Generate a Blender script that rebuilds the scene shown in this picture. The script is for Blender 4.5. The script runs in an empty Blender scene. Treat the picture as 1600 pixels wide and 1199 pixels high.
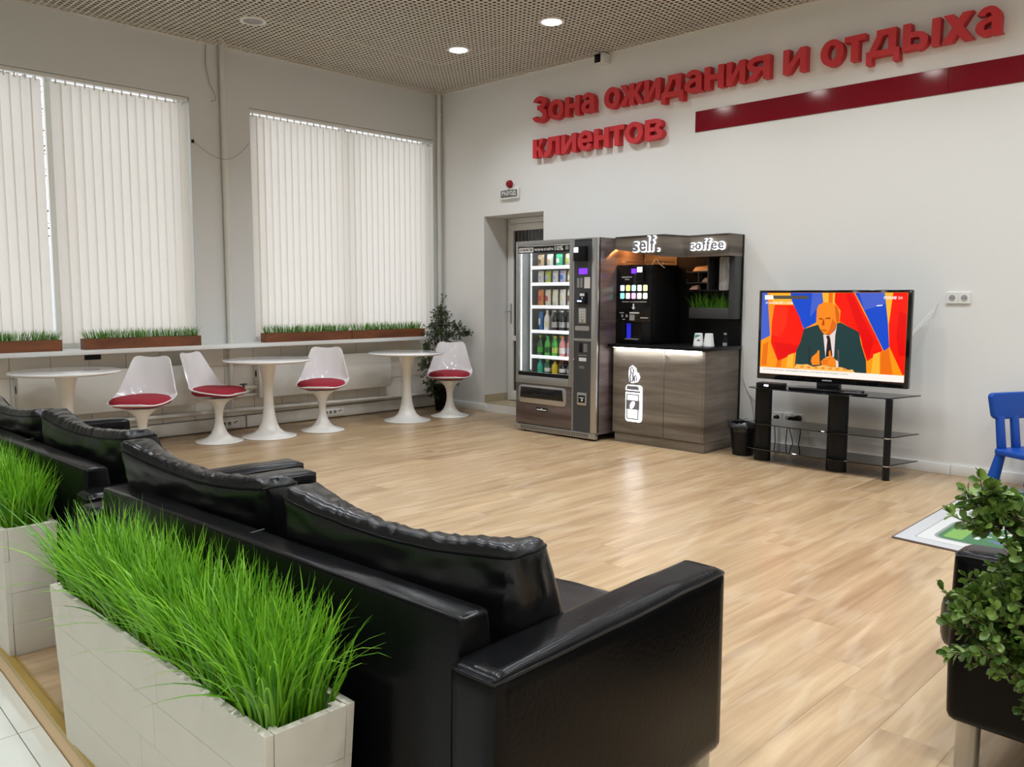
import bpy, bmesh, math, random
from mathutils import Vector, Matrix, noise
PI = math.pi
S = bpy.context.scene
C = S.collection

# ---------------------------------------------------------------- camera
def R(d): return math.radians(d)
CAM = Vector((7.709, -6.667, 1.30))
yaw, pitch, roll = R(44.308), R(5.822), R(0.122)
fw = Vector((-math.sin(yaw)*math.cos(pitch), math.cos(yaw)*math.cos(pitch), -math.sin(pitch)))
rt = fw.cross(Vector((0, 0, 1))).normalized(); up = rt.cross(fw)
rt, up = (math.cos(roll)*rt + math.sin(roll)*up), (-math.sin(roll)*rt + math.cos(roll)*up)
FPX = 1316.6
cd = bpy.data.cameras.new('camera'); cam = bpy.data.objects.new('camera', cd); C.objects.link(cam)
M3 = Matrix((rt, up, -fw)).transposed()
cam.matrix_world = Matrix.Translation(CAM) @ M3.to_4x4()
cd.sensor_fit = 'HORIZONTAL'; cd.sensor_width = 36.0; cd.lens = FPX/1600*36.0
cd.clip_start = 0.05; cd.clip_end = 200
S.camera = cam
# ---------------------------------------------------------------- world, exposure
w = bpy.data.worlds.new('overcast_sky'); S.world = w; w.use_nodes = True
bg = w.node_tree.nodes['Background']; bg.inputs[0].default_value = (0.95, 0.975, 1.0, 1); bg.inputs[1].default_value = 1.9
S.view_settings.view_transform = 'Standard'; S.view_settings.look = 'None'
S.view_settings.gamma = 1; S.view_settings.use_curve_mapping = False
S.view_settings.exposure = 0.0
LAMP_W = 106.0            # watts of one downlight
LAMP_COL = (0.91, 0.965, 1.03)
S.cycles.use_denoising = True
S.cycles.max_bounces = 8; S.cycles.diffuse_bounces = 4; S.cycles.glossy_bounces = 4
S.cycles.transparent_max_bounces = 12; S.cycles.sample_clamp_indirect = 6.0
S.cycles.caustics_reflective = False; S.cycles.caustics_refractive = False

# ---------------------------------------------------------------- helpers
WL = {}
class MB:
    """collects boxes, tubes, lathes, polygons into one mesh"""
    def __init__(s): s.v = []; s.f = []
    def add(s, vs, fs):
        b = len(s.v); s.v += [tuple(v) for v in vs]; s.f += [tuple(i+b for i in f) for f in fs]; return s
    def box(s, x0, y0, z0, x1, y1, z1):
        return s.hexa([(x0,y0,z0),(x1,y0,z0),(x1,y1,z0),(x0,y1,z0),(x0,y0,z1),(x1,y0,z1),(x1,y1,z1),(x0,y1,z1)])
    def hexa(s, p):
        return s.add(p, [(0,3,2,1),(4,5,6,7),(0,1,5,4),(1,2,6,5),(2,3,7,6),(3,0,4,7)])
    def tube(s, pts, r, n=8, cap=True):
        pts = [Vector(p) for p in pts]; rs = r if isinstance(r, (list, tuple)) else [r]*len(pts)
        vs = []; prev = None
        for i, p in enumerate(pts):
            t = (pts[min(i+1, len(pts)-1)] - pts[max(i-1, 0)]).normalized()
            if prev is None:
                a = Vector((0,0,1)) if abs(t.z) < .9 else Vector((1,0,0)); u = t.cross(a).normalized()
            else:
                u = prev - t*prev.dot(t); u.normalize()
            prev = u; q = t.cross(u)
            for k in range(n):
                an = 2*PI*k/n; vs.append(p + (u*math.cos(an) + q*math.sin(an))*rs[i])
        fs = []
        for i in range(len(pts)-1):
            for k in range(n):
                fs.append((i*n+k, i*n+(k+1)%n, (i+1)*n+(k+1)%n, (i+1)*n+k))
        if cap:
            fs.append(tuple(range(n-1, -1, -1))); L = (len(pts)-1)*n; fs.append(tuple(range(L, L+n)))
        return s.add(vs, fs)
    def lathe(s, prof, n=32, c=(0,0,0), cap=True):
        vs = []; fs = []
        for r, z in prof:
            for k in range(n):
                a = 2*PI*k/n; vs.append((c[0]+r*math.cos(a), c[1]+r*math.sin(a), c[2]+z))
        for i in range(len(prof)-1):
            for k in range(n):
                fs.append((i*n+k, i*n+(k+1)%n, (i+1)*n+(k+1)%n, (i+1)*n+k))
        if cap:
            fs.append(tuple(range(n-1, -1, -1))); L = (len(prof)-1)*n; fs.append(tuple(range(L, L+n)))
        return s.add(vs, fs)
    def prism_y(s, pts, y0, y1):          # polygon in x,z extruded along y (y0 is the face towards the room)
        n = len(pts); vs = [(x, y0, z) for x, z in pts] + [(x, y1, z) for x, z in pts]
        fs = [tuple(range(n)), tuple(range(2*n-1, n-1, -1))]
        for i in range(n): fs.append((i, n+i, n+(i+1)%n, (i+1)%n))
        return s.add(vs, fs)
    def prism_z(s, pts, z0, z1):
        n = len(pts); vs = [(x, y, z0) for x, y in pts] + [(x, y, z1) for x, y in pts]
        fs = [tuple(range(n-1, -1, -1)), tuple(range(n, 2*n))]
        for i in range(n): fs.append((i, (i+1)%n, n+(i+1)%n, n+i))
        return s.add(vs, fs)
def rrect(x0, z0, x1, z1, r, n=4):
    out = []
    for cx, cz, a0 in ((x1-r, z0+r, -90), (x1-r, z1-r, 0), (x0+r, z1-r, 90), (x0+r, z0+r, 180)):
        for k in range(n+1):
            a = R(a0 + 90*k/n); out.append((cx+r*math.cos(a), cz+r*math.sin(a)))
    return out
def to_mesh(name, mb, bevel=0, segs=2, angle=38, flip=False):
    me = bpy.data.meshes.new(name); me.from_pydata([tuple(v) for v in mb.v], [], mb.f)
    bm = bmesh.new(); bm.from_mesh(me)
    bmesh.ops.recalc_face_normals(bm, faces=bm.faces)
    if bevel:
        ed = [e for e in bm.edges if len(e.link_faces) == 2 and e.calc_face_angle(0) > .5]
        bmesh.ops.bevel(bm, geom=ed, offset=bevel, segments=segs, affect='EDGES', profile=.5, clamp_overlap=True)
    bm.to_mesh(me); bm.free()
    me.polygons.foreach_set('use_smooth', [True]*len(me.polygons))
    me.set_sharp_from_angle(angle=R(angle))
    return me
def link(name, me, m=None, parent=None, loc=(0,0,0), rot=(0,0,0), scl=None):
    o = bpy.data.objects.new(name, me); C.objects.link(o)
    if m is not None and not me.materials: me.materials.append(m)
    o.location = loc; o.rotation_euler = rot
    if scl: o.scale = scl
    if parent: o.parent = parent
    return o
def obj(name, mb, m, parent=None, w=True, bevel=0, segs=2, angle=38, label=None, kind=None):
    """one mesh object; with w the builder's points are in room coordinates"""
    L = WL.get(parent.name, Vector()) if parent else Vector()
    if w and L.length:
        mb.v = [(v[0]-L.x, v[1]-L.y, v[2]-L.z) for v in mb.v]
    me = to_mesh(name, mb, bevel, segs, angle)
    o = link(name, me, m, parent)
    WL[o.name] = L
    if label: o['label'] = label
    if kind: o['kind'] = kind
    return o
def thing(name, label, cat, loc=(0,0,0), rz=0, group=None):
    o = bpy.data.objects.new(name, None); C.objects.link(o); o.empty_display_size = .1
    o.location = loc; o.rotation_euler = (0, 0, rz); WL[o.name] = Vector(loc)
    o['label'] = label; o['category'] = cat
    if group: o['group'] = group
    return o
def tag(o, label, cat, group=None, kind=None):
    o['label'] = label; o['category'] = cat
    if group: o['group'] = group
    if kind: o['kind'] = kind
    return o
def struct(name, mb, m, parent=None, label=None, bevel=0):
    o = obj(name, mb, m, parent, bevel=bevel)
    if not parent: o['kind'] = 'structure'
    if label: o['label'] = label
    return o
def copy_tree(o, parent=None):
    c = o.copy(); C.objects.link(c); c.parent = parent; WL[c.name] = Vector(c.location) if not parent else WL.get(parent.name, Vector())
    for ch in list(o.children):
        copy_tree(ch, c)
    return c
def text_mesh(body, offset=0.0, extrude=0.0):
    c = bpy.data.curves.new('lettering', 'FONT'); c.body = body; c.size = 1; c.offset = offset; c.extrude = extrude
    c.resolution_u = 4
    o = bpy.data.objects.new('lettering', c); C.objects.link(o)
    dg = bpy.context.evaluated_depsgraph_get()
    me = bpy.data.meshes.new_from_object(o.evaluated_get(dg))
    vs = [v.co.copy() for v in me.vertices]; fs = [tuple(p.vertices) for p in me.polygons]
    bpy.data.objects.remove(o); bpy.data.curves.remove(c); bpy.data.meshes.remove(me)
    return vs, fs
def text_obj(name, mb, m, parent, label=None):
    L = WL.get(parent.name, Vector())
    me = bpy.data.meshes.new(name); me.from_pydata([(v[0]-L.x, v[1]-L.y, v[2]-L.z) for v in mb.v], [], mb.f); me.validate()
    o = link(name, me, m, parent); WL[o.name] = L
    if label: o['label'] = label
    return o
def text_wall(name, body, m, parent, x0, x1, z0, z1, y, depth=.001, offset=0.0, label=None, fit=True, axis='y'):
    """flat lettering facing -Y, fitted to the rectangle x0..x1, z0..z1"""
    vs, fs = text_mesh(body, offset, 0.5)
    ax = min(v.x for v in vs); bx = max(v.x for v in vs); ay = min(v.y for v in vs); by = max(v.y for v in vs)
    sx = (x1-x0)/(bx-ax); sz = (z1-z0)/(by-ay)
    mb = MB(); mb.add([(x0+(v.x-ax)*sx, y - depth*(v.z+.5), z0+(v.y-ay)*sz) for v in vs], fs)
    return text_obj(name, mb, m, parent, label)

# ---------------------------------------------------------------- materials
MATS = {}
def nodes(m):
    m.use_nodes = True; return m.node_tree.nodes, m.node_tree.links
def mat(name, col, rough=.5, metal=0, spec=.5, coat=0, emis=None, estr=0, bump=None, var=0, var_scale=6, trans=0):
    m = bpy.data.materials.new(name); N, L = nodes(m); b = N['Principled BSDF']
    b.inputs['Base Color'].default_value = (*col, 1); b.inputs['Roughness'].default_value = rough
    b.inputs['Metallic'].default_value = metal; b.inputs['Specular IOR Level'].default_value = spec
    b.inputs['Coat Weight'].default_value = coat; b.inputs['Coat Roughness'].default_value = .08
    if trans: b.inputs['Transmission Weight'].default_value = trans
    if emis: b.inputs['Emission Color'].default_value = (*emis, 1); b.inputs['Emission Strength'].default_value = estr
    if var or bump:
        tc = N.new('ShaderNodeNewGeometry'); no = N.new('ShaderNodeTexNoise'); no.inputs['Scale'].default_value = var_scale
        no.inputs['Detail'].default_value = 5; L.new(tc.outputs['Position'], no.inputs['Vector'])
        if var:
            mx = N.new('ShaderNodeMix'); mx.data_type = 'RGBA'
            mx.inputs['A'].default_value = (*[c*(1-var) for c in col], 1); mx.inputs['B'].default_value = (*[min(1, c*(1+var)) for c in col], 1)
            L.new(no.outputs['Fac'], mx.inputs['Factor']); L.new(mx.outputs['Result'], b.inputs['Base Color'])
        if bump:
            n2 = N.new('ShaderNodeTexNoise'); n2.inputs['Scale'].default_value = bump[0]; n2.inputs['Detail'].default_value = 4
            L.new(tc.outputs['Position'], n2.inputs['Vector'])
            bp = N.new('ShaderNodeBump'); bp.inputs['Strength'].default_value = bump[1]; bp.inputs['Distance'].default_value = bump[2]
            L.new(n2.outputs['Fac'], bp.inputs['Height']); L.new(bp.outputs['Normal'], b.inputs['Normal'])
    MATS[name] = m
    return m
def emit(name, col, s):
    return mat(name, col, .6, emis=col, estr=s)
def wood(name, c1, c2, scale, rough=.45, rand=False, coat=0, streak=None, detail=6):
    """grain stretched along the direction with the small scale number"""
    m = bpy.data.materials.new(name); N, L = nodes(m); b = N['Principled BSDF']
    g = N.new('ShaderNodeNewGeometry'); mp = N.new('ShaderNodeMapping'); mp.inputs['Scale'].default_value = scale
    if rand:
        oi = N.new('ShaderNodeObjectInfo'); mu = N.new('ShaderNodeVectorMath'); mu.operation = 'SCALE'
        cx = N.new('ShaderNodeCombineXYZ'); L.new(oi.outputs['Random'], cx.inputs[0]); L.new(oi.outputs['Random'], cx.inputs[1])
        L.new(cx.outputs[0], mu.inputs[0]); mu.inputs['Scale'].default_value = 37.0
        ad = N.new('ShaderNodeVectorMath'); L.new(g.outputs['Position'], ad.inputs[0]); L.new(mu.outputs[0], ad.inputs[1])
        L.new(ad.outputs[0], mp.inputs['Vector'])
    else:
        L.new(g.outputs['Position'], mp.inputs['Vector'])
    no = N.new('ShaderNodeTexNoise'); no.inputs['Scale'].default_value = 1; no.inputs['Detail'].default_value = detail; no.inputs['Roughness'].default_value = .62
    no.inputs['Distortion'].default_value = .6
    L.new(mp.outputs[0], no.inputs['Vector'])
    cr = N.new('ShaderNodeValToRGB'); e = cr.color_ramp.elements
    e[0].position = .30; e[0].color = (*c1, 1); e[1].position = .68; e[1].color = (*c2, 1)
    L.new(no.outputs['Fac'], cr.inputs[0]); out = cr.outputs[0]
    if streak:
        n3 = N.new('ShaderNodeTexNoise'); n3.inputs['Scale'].default_value = streak[0]; n3.inputs['Detail'].default_value = 3
        L.new(mp.outputs[0], n3.inputs['Vector'])
        c3 = N.new('ShaderNodeValToRGB'); c3.color_ramp.elements[0].position = streak[1]; c3.color_ramp.elements[1].position = streak[2]
        c3.color_ramp.elements[0].color = (*streak[3], 1); c3.color_ramp.elements[1].color = (1, 1, 1, 1)
        L.new(n3.outputs['Fac'], c3.inputs[0])
        mm = N.new('ShaderNodeMix'); mm.data_type = 'RGBA'; mm.blend_type = 'MULTIPLY'; mm.inputs['Factor'].default_value = 1
        L.new(out, mm.inputs['A']); L.new(c3.outputs[0], mm.inputs['B']); out = mm.outputs['Result']
    if rand:
        hs = N.new('ShaderNodeHueSaturation'); mr = N.new('ShaderNodeMapRange'); mr.inputs['To Min'].default_value = .95; mr.inputs['To Max'].default_value = 1.05
        L.new(oi.outputs['Random'], mr.inputs[0]); L.new(mr.outputs[0], hs.inputs['Value']); L.new(out, hs.inputs['Color']); out = hs.outputs[0]
    L.new(out, b.inputs['Base Color']); b.inputs['Roughness'].default_value = rough; b.inputs['Coat Weight'].default_value = coat
    b.inputs['Coat Roughness'].default_value = .2
    MATS[name] = m
    return m, N, L, b, mp, out

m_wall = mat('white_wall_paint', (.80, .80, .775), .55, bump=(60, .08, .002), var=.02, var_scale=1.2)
m_wall_shaded = mat('shaded_white_wall_paint', (.70, .71, .69), .6, bump=(60, .08, .002), var=.02, var_scale=1.2)  # same wall paint made greyer; the window wall's backlit shade sits in the colour
m_white = mat('white_trim_paint', (.80, .80, .77), .35)
m_pipe = mat('white_pipe_enamel', (.72, .71, .66), .35)
m_tilew = mat('cream_wall_tile', (.78, .75, .68), .25, var=.04)
m_grout = mat('tile_grout', (.34, .31, .27), .8)
m_grid = mat('ceiling_grid_paint', (.74, .69, .61), .5)
m_void = mat('dark_ceiling_void', (.03, .026, .022), .9)
m_glossw = mat('gloss_white_plastic', (.86, .86, .87), .12, coat=.6)
m_basew = mat('satin_white_base', (.84, .83, .79), .22, coat=.3)
m_redcloth = mat('crimson_cushion_cloth', (.32, .012, .028), .85, bump=(420, .25, .002))
m_leather = mat('black_leather', (.0038, .0038, .0042), .27, spec=.50, bump=(70, .16, .003))
m_leather2 = mat('black_leather_smooth', (.0035, .0035, .0038), .24, spec=.16, bump=(90, .18, .003))
m_black = mat('black_plastic', (.006, .006, .0065), .35, spec=.25)
m_blackg = mat('black_gloss', (.006, .006, .007), .08)
m_dark = mat('dark_grey_laminate', (.045, .047, .05), .45)
m_steel = mat('brushed_steel', (.52, .52, .51), .32, metal=.9)
m_alu = mat('grey_painted_frame', (.30, .30, .29), .35, metal=.35)
m_chrome = mat('chrome', (.8, .8, .8), .12, metal=1)
m_letter = mat('red_letter_paint', (.62, .028, .036), .5)
m_stripe = mat('gloss_red_panel', (.20, .001, .012), .09)
m_blue = mat('blue_child_plastic', (.003, .060, .34), .42, spec=.35)
m_soil = mat('dark_planter_soil', (.02, .017, .012), .95)
m_grey = mat('mid_grey_plastic', (.35, .35, .35), .5)
m_letterg = mat('grey_sign_letter', (.20, .20, .22), .5)
m_print = mat('white_print', (.75, .75, .75), .6)
m_printd = mat('grey_print', (.30, .30, .30), .6)
m_brass = mat('brown_valve_handle', (.10, .05, .03), .5)
m_boxwood, *_ = wood('red_brown_planter_wood', (.115, .034, .012), (.26, .085, .028), (8, 1.6, 8), .5)
m_board = mat('off_white_painted_board', (.66, .605, .51), .55, var=.06, var_scale=9, bump=(40, .15, .003))
m_nosing = mat('brass_stair_nosing', (.46, .30, .07), .35, metal=.5)
m_riser = mat('peach_step_riser', (.78, .52, .27), .45)
m_ftile = mat('pale_floor_tile', (.62, .63, .56), .2, var=.03)
m_ash, N_, L_, b_, mp_, o_ = wood('grey_ash_laminate', (.095, .078, .060), (.225, .195, .158), (1.1, 1.1, 13), .38, streak=(.55, .36, .50, (.55, .5, .46)))
m_ash2, *_ = wood('purple_brown_ash_laminate', (.075, .055, .054), (.175, .135, .130), (1.1, 1.1, 13), .22, streak=(.55, .36, .50, (.55, .48, .48)), coat=.4)
m_bark = mat('brown_bark', (.09, .06, .035), .9)

# laminate oak floor: long grain, lighter cathedral lines
m_floor, N, L, b, mp, out = wood('oak_laminate', (.325, .208, .106), (.50, .353, .196), (17, .95, 17), .33, rand=True, streak=(.42, .32, .52, (.78, .73, .68)))
wv = N.new('ShaderNodeTexWave'); wv.wave_type = 'RINGS'; wv.inputs['Scale'].default_value = .42; wv.inputs['Distortion'].default_value = 9; wv.inputs['Detail'].default_value = 3
wv.inputs['Detail Scale'].default_value = .8
L.new(mp.outputs[0], wv.inputs['Vector'])
c4 = N.new('ShaderNodeValToRGB'); c4.color_ramp.elements[0].position = .80; c4.color_ramp.elements[0].color = (0, 0, 0, 1); c4.color_ramp.elements[1].position = .98; c4.color_ramp.elements[1].color = (.13, .13, .13, 1)
L.new(wv.outputs['Fac'], c4.inputs[0])
mm = N.new('ShaderNodeMix'); mm.data_type = 'RGBA'; mm.inputs['B'].default_value = (.74, .62, .46, 1)
L.new(c4.outputs[0], mm.inputs['Factor']); L.new(out, mm.inputs['A']); L.new(mm.outputs['Result'], b.inputs['Base Color'])
b.inputs['Coat Weight'].default_value = .25; b.inputs['Coat Roughness'].default_value = .22

def thin_glass(name, tint=(1, 1, 1), refl=.12, rough=.02):
    m = bpy.data.materials.new(name); N, L = nodes(m); N.remove(N['Principled BSDF']); o = N['Material Output']
    t = N.new('ShaderNodeBsdfTransparent'); t.inputs[0].default_value = (*tint, 1)
    g = N.new('ShaderNodeBsdfGlossy'); g.inputs['Roughness'].default_value = rough
    fr = N.new('ShaderNodeFresnel'); fr.inputs[0].default_value = 1.5
    ma = N.new('ShaderNodeMath'); ma.operation = 'MULTIPLY'; ma.inputs[1].default_value = refl/.04; ma.use_clamp = True
    ge = N.new('ShaderNodeNewGeometry'); iv = N.new('ShaderNodeMath'); iv.operation = 'SUBTRACT'; iv.inputs[0].default_value = 1.0; L.new(ge.outputs['Backfacing'], iv.inputs[1])
    m0 = N.new('ShaderNodeMath'); m0.operation = 'MULTIPLY'; L.new(fr.outputs[0], m0.inputs[0]); L.new(iv.outputs[0], m0.inputs[1]); L.new(m0.outputs[0], ma.inputs[0])
    mx = N.new('ShaderNodeMixShader'); L.new(ma.outputs[0], mx.inputs[0]); L.new(t.outputs[0], mx.inputs[1]); L.new(g.outputs[0], mx.inputs[2])
    L.new(mx.outputs[0], o.inputs[0]); return m
m_glass = thin_glass('clear_glass', refl=.04)
m_smoke = thin_glass('smoked_black_glass', (.13, .13, .14), refl=.07)
m_doorglass = mat('dark_door_glass', (.03, .03, .03), .1)

def blind_mat():
    m = bpy.data.materials.new('cream_blind_fabric'); N, L = nodes(m); N.remove(N['Principled BSDF']); o = N['Material Output']
    d = N.new('ShaderNodeBsdfDiffuse'); d.inputs[0].default_value = (.78, .75, .69, 1)
    t = N.new('ShaderNodeBsdfTranslucent'); t.inputs[0].default_value = (.93, .88, .81, 1)
    mx = N.new('ShaderNodeMixShader'); mx.inputs[0].default_value = .48
    L.new(d.outputs[0], mx.inputs[1]); L.new(t.outputs[0], mx.inputs[2]); L.new(mx.outputs[0], o.inputs[0]); return m
m_blind = blind_mat()

def leaf_mat(name, c1, c2, rough=.4, trans=.25):
    m = bpy.data.materials.new(name); N, L = nodes(m); b = N['Principled BSDF']; o = N['Material Output']
    g = N.new('ShaderNodeNewGeometry'); oi = N.new('ShaderNodeObjectInfo')
    ad = N.new('ShaderNodeMath'); ad.operation = 'ADD'; L.new(g.outputs['Random Per Island'], ad.inputs[0]); L.new(oi.outputs['Random'], ad.inputs[1])
    fr = N.new('ShaderNodeMath'); fr.operation = 'FRACT'; L.new(ad.outputs[0], fr.inputs[0])
    mx = N.new('ShaderNodeMix'); mx.data_type = 'RGBA'; mx.inputs['A'].default_value = (*c1, 1); mx.inputs['B'].default_value = (*c2, 1)
    L.new(fr.outputs[0], mx.inputs['Factor']); L.new(mx.outputs['Result'], b.inputs['Base Color']); b.inputs['Roughness'].default_value = rough
    t = N.new('ShaderNodeBsdfTranslucent'); L.new(mx.outputs['Result'], t.inputs[0])
    ms = N.new('ShaderNodeMixShader'); ms.inputs[0].default_value = trans
    L.new(b.outputs[0], ms.inputs[1]); L.new(t.outputs[0], ms.inputs[2]); L.new(ms.outputs[0], o.inputs[0]); return m
m_grass = leaf_mat('bright_green_grass', (.06, .23, .008), (.27, .56, .03), .42)
m_grass2 = leaf_mat('sill_grass', (.05, .20, .012), (.16, .42, .03), .45)
m_leaf = leaf_mat('olive_boxwood_leaf', (.045, .11, .02), (.22, .33, .06), .35, .2)
m_leafd = leaf_mat('dull_green_leaf', (.025, .045, .018), (.10, .14, .06), .5, .15)
# ================================================================ ROOM
RX, RY, H = 10.6, -10.4, 3.647           # far right wall, wall behind the camera, grid height
def edge_y(x): return -5.63 - .048*x     # front edge of the wooden platform
rnd = random.Random(4)
# floor: laminate planks on a screed
mb = MB(); mb.hexa([(0, edge_y(0), -.09), (RX, edge_y(RX), -.09), (RX, 0, -.09), (0, 0, -.09), (0, edge_y(0), -.010), (RX, edge_y(RX), -.010), (RX, 0, -.010), (0, 0, -.010)])
floor = struct('floor', mb, m_soil)
PW, PL = .20, 1.38
def plank_mesh(L):
    a, g = PW/2-.0002, .0004; h = L/2-.0004
    mb = MB(); z0, z1, z2 = -.010, -.0004, 0
    vs = [(-a,-h,z0),(a,-h,z0),(a,h,z0),(-a,h,z0),(-a,-h,z1),(a,-h,z1),(a,h,z1),(-a,h,z1),(-a+g,-h+g,z2),(a-g,-h+g,z2),(a-g,h-g,z2),(-a+g,h-g,z2)]
    mb.add(vs, [(0,3,2,1),(0,1,5,4),(1,2,6,5),(2,3,7,6),(3,0,4,7),(4,5,9,8),(5,6,10,9),(6,7,11,10),(7,4,8,11),(8,9,10,11)])
    return to_mesh('plank', mb)
full = plank_mesh(PL); full.materials.append(m_floor); cache = {}
for i in range(int(RX/PW)):
    x = PW*(i+.5); y1 = 0.0; y0 = edge_y(x); cut = [PL*.33, PL*.72, PL, PL*.5, PL*.85][(i*3) % 5]
    y = y1
    first = True
    while y > y0+.02:
        L = cut if first else PL
        first = False
        L = min(L, y-y0)
        me = full if abs(L-PL) < 1e-6 else plank_mesh(L)
        o = link('plank', me, m_floor, floor, (x, y-L/2, 0)); y -= L
# step edge
mb = MB()
def strip(a, b, z0, z1):
    mb.hexa([(0, edge_y(0)+a, z0), (RX, edge_y(RX)+a, z0), (RX, edge_y(RX)+b, z0), (0, edge_y(0)+b, z0), (0, edge_y(0)+a, z1), (RX, edge_y(RX)+a, z1), (RX, edge_y(RX)+b, z1), (0, edge_y(0)+b, z1)])
strip(-.006, .012, 0, .005); strip(.016, .024, 0, .004); strip(-.010, -.004, -.018, .004)
struct('trim_1', mb, m_nosing, label='brass edge strip along the step of the wooden floor')
mb = MB(); strip(-.004, 0.001, -.09, -.018); struct('trim_2', mb, m_riser, label='peach painted riser of the low floor step')
# tiled lower floor
mb = MB(); mb.box(0, RY, -.12, RX, edge_y(RX)+.4, -.094); f2 = struct('floor', mb, m_grout, label='pale tiled lower floor in front of the step')
TS = .60
tile = None
tm = {}
def tile_at(x0, y0, x1a, y1a):
    mb = MB(); mb.hexa([(x0+.002, y0+.002, -.094), (x1a-.002, y0+.002, -.094), (x1a-.002, y1a(x1a)-.002, -.094), (x0+.002, y1a(x0)-.002, -.094),
                        (x0+.002, y0+.002, -.085), (x1a-.002, y0+.002, -.085), (x1a-.002, y1a(x1a)-.002, -.085), (x0+.002, y1a(x0)-.002, -.085)])
    return obj('tile', mb, m_ftile, f2, bevel=.0015, segs=1)
i = 0
while i*TS < RX-.01:
    xa, xb = i*TS+.06*(i == 0)*0, min((i+1)*TS, RX)
    # narrow row against the riser, then whole tiles; rows follow the edge
    e = lambda x: edge_y(x)-.006
    e1 = lambda x: edge_y(x)-.075
    def band(f0, f1):
        mb = MB(); mb.hexa([(xa+.0015, f1(xa)+.0015, -.094), (xb-.0015, f1(xb)+.0015, -.094), (xb-.0015, f0(xb)-.0015, -.094), (xa+.0015, f0(xa)-.0015, -.094),
                            (xa+.0015, f1(xa)+.0015, -.085), (xb-.0015, f1(xb)+.0015, -.085), (xb-.0015, f0(xb)-.0015, -.085), (xa+.0015, f0(xa)-.0015, -.085)])
        obj('tile', mb, m_ftile, f2)
    band(e, e1)
    for k in range(7):
        band(lambda x, k=k: edge_y(x)-.075-TS*k, lambda x, k=k: max(RY, edge_y(x)-.075-TS*(k+1)))
    i += 1

# ---- window wall (x = 0), windows at y -5.36..-3.03 and -2.43..-0.10
W1, W2, ZS, ZT, TH = (-5.36, -3.033), (-2.432, -.10), .85, 3.13, .20
mb = MB()
mb.box(-TH, RY, -.12, 0, .4, ZS-.03); mb.box(-TH, RY, ZT, 0, .4, 4.1)
for a, b in ((RY, -7.6), (-7.6, W1[0]), (W1[1], W2[0]), (W2[1], .4)): mb.box(-TH, a, ZS-.03, 0, b, ZT)
wl = struct('wall_left', mb, m_wall_shaded)
# cream tiles under the sill
rows = [(.004, .135), (.135, .385), (.385, .635), (.635, .812)]
tcache = {}
for k, (z0, z1) in enumerate(rows[1:]):
    off = .0
    y = -.0
    for i in range(19):
        y1 = -.0-.309*i-off; y0 = y1-.309
        if y0 < -5.6: break
        key = k
        if key not in tcache:
            mb = MB(); mb.box(0, -.153, -(z1-z0)/2+.0015, .008, .153, (z1-z0)/2-.0015)
            tcache[key] = to_mesh('tile', mb, .002, 1); tcache[key].materials.append(m_tilew)
        link('tile', tcache[key], m_tilew, wl, (0.0005+rnd.uniform(0, .0012), (y0+y1)/2, (z0+z1)/2))
mb = MB(); mb.box(0, -5.61, .0, .001, -.0, .812); g = obj('grout', mb, m_grout, wl)
# sill
mb = MB(); mb.box(-.10, -7.4, .815, .24, -.385, .852)
sill = struct('trim_3', mb, m_white, label='long white window sill shelf', bevel=.006)
# ---- sign wall (y = 0) with the door recess
DX0, DX1, DZ0, DZ1, DD = .757, 1.66, .092, 2.206, .36
mb = MB()
mb.box(-.0, 0, -.12, DX0, .5, 4.1); mb.box(DX1, 0, -.12, RX, .5, 4.1); mb.box(DX0, 0, DZ1, DX1, .5, 4.1)
mb.box(DX0, 0, -.12, DX1, .5, DZ0); mb.box(DX0, DD+.06, DZ0, DX1, .5, DZ1)
wb = struct('wall_back', mb, m_wall)
mb = MB(); mb.box(RX, RY, -.12, RX+.2, .5, 4.1); struct('wall_right', mb, m_wall)
mb = MB(); mb.box(-TH, RY-.2, -.12, RX+.2, RY, 4.1); struct('wall_front', mb, m_wall)
# baseboards
mb = MB(); mb.box(.0, -.014, 0, .795, 0, .082)
struct('baseboard_back', mb, m_white, bevel=.003)
mb = MB(); mb.box(4.0, -.014, 0, 5.742, 0, .078); mb.box(5.745, -.016, 0, RX, 0, .080)
struct('baseboard_back', mb, m_white, bevel=.003, label='white baseboard of the sign wall, run behind the television')
mb = MB(); mb.box(DX0, .002, DZ0, DX0+.008, DD, DZ0+.095); mb.box(DX0, .0, DZ0-.0, DX1, DD, DZ0+.006)
struct('trim_4', mb, mat('tan_recess_tile', (.46, .38, .25), .35), label='tan tile skirting and floor of the door recess')
# ---- door in the recess
mb = MB(); y0, y1 = DD-.005, DD+.06
for a in ((DX0+.025, DZ0+.008, .818, DZ1-.004), (DX1-.06, DZ0+.008, DX1, DZ1-.004)): mb.box(a[0], y0, a[1], a[2], y1, a[3])
mb.box(.818, y0, 2.142, DX1-.06, y1, DZ1-.004)
d = struct('door_1', mb, m_white, bevel=.004)
mb = MB(); ya, yb = DD-.015, DD+.035
mb.box(.822, ya, DZ0+.015, .878, yb, 2.138); mb.box(DX1-.125, ya, DZ0+.015, DX1-.064, yb, 2.138)
mb.box(.878, ya, 2.062, DX1-.125, yb, 2.138); mb.box(.878, ya, DZ0+.015, DX1-.125, yb, .22); mb.box(.878, ya, .80, DX1-.125, yb, .86)
leaf = obj('door_leaf', mb, m_white, d, bevel=.004)
mb = MB(); mb.box(.872, DD+.008, .2, DX1-.12, DD+.016, 2.07); obj('pane', mb, m_doorglass, d)
mb = MB()
for i in range(12): mb.box(.885+.056*i, DD+.002, 1.85, .889+.056*i, DD+.007, 2.06)
obj('grille', mb, m_grey, d)
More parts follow.
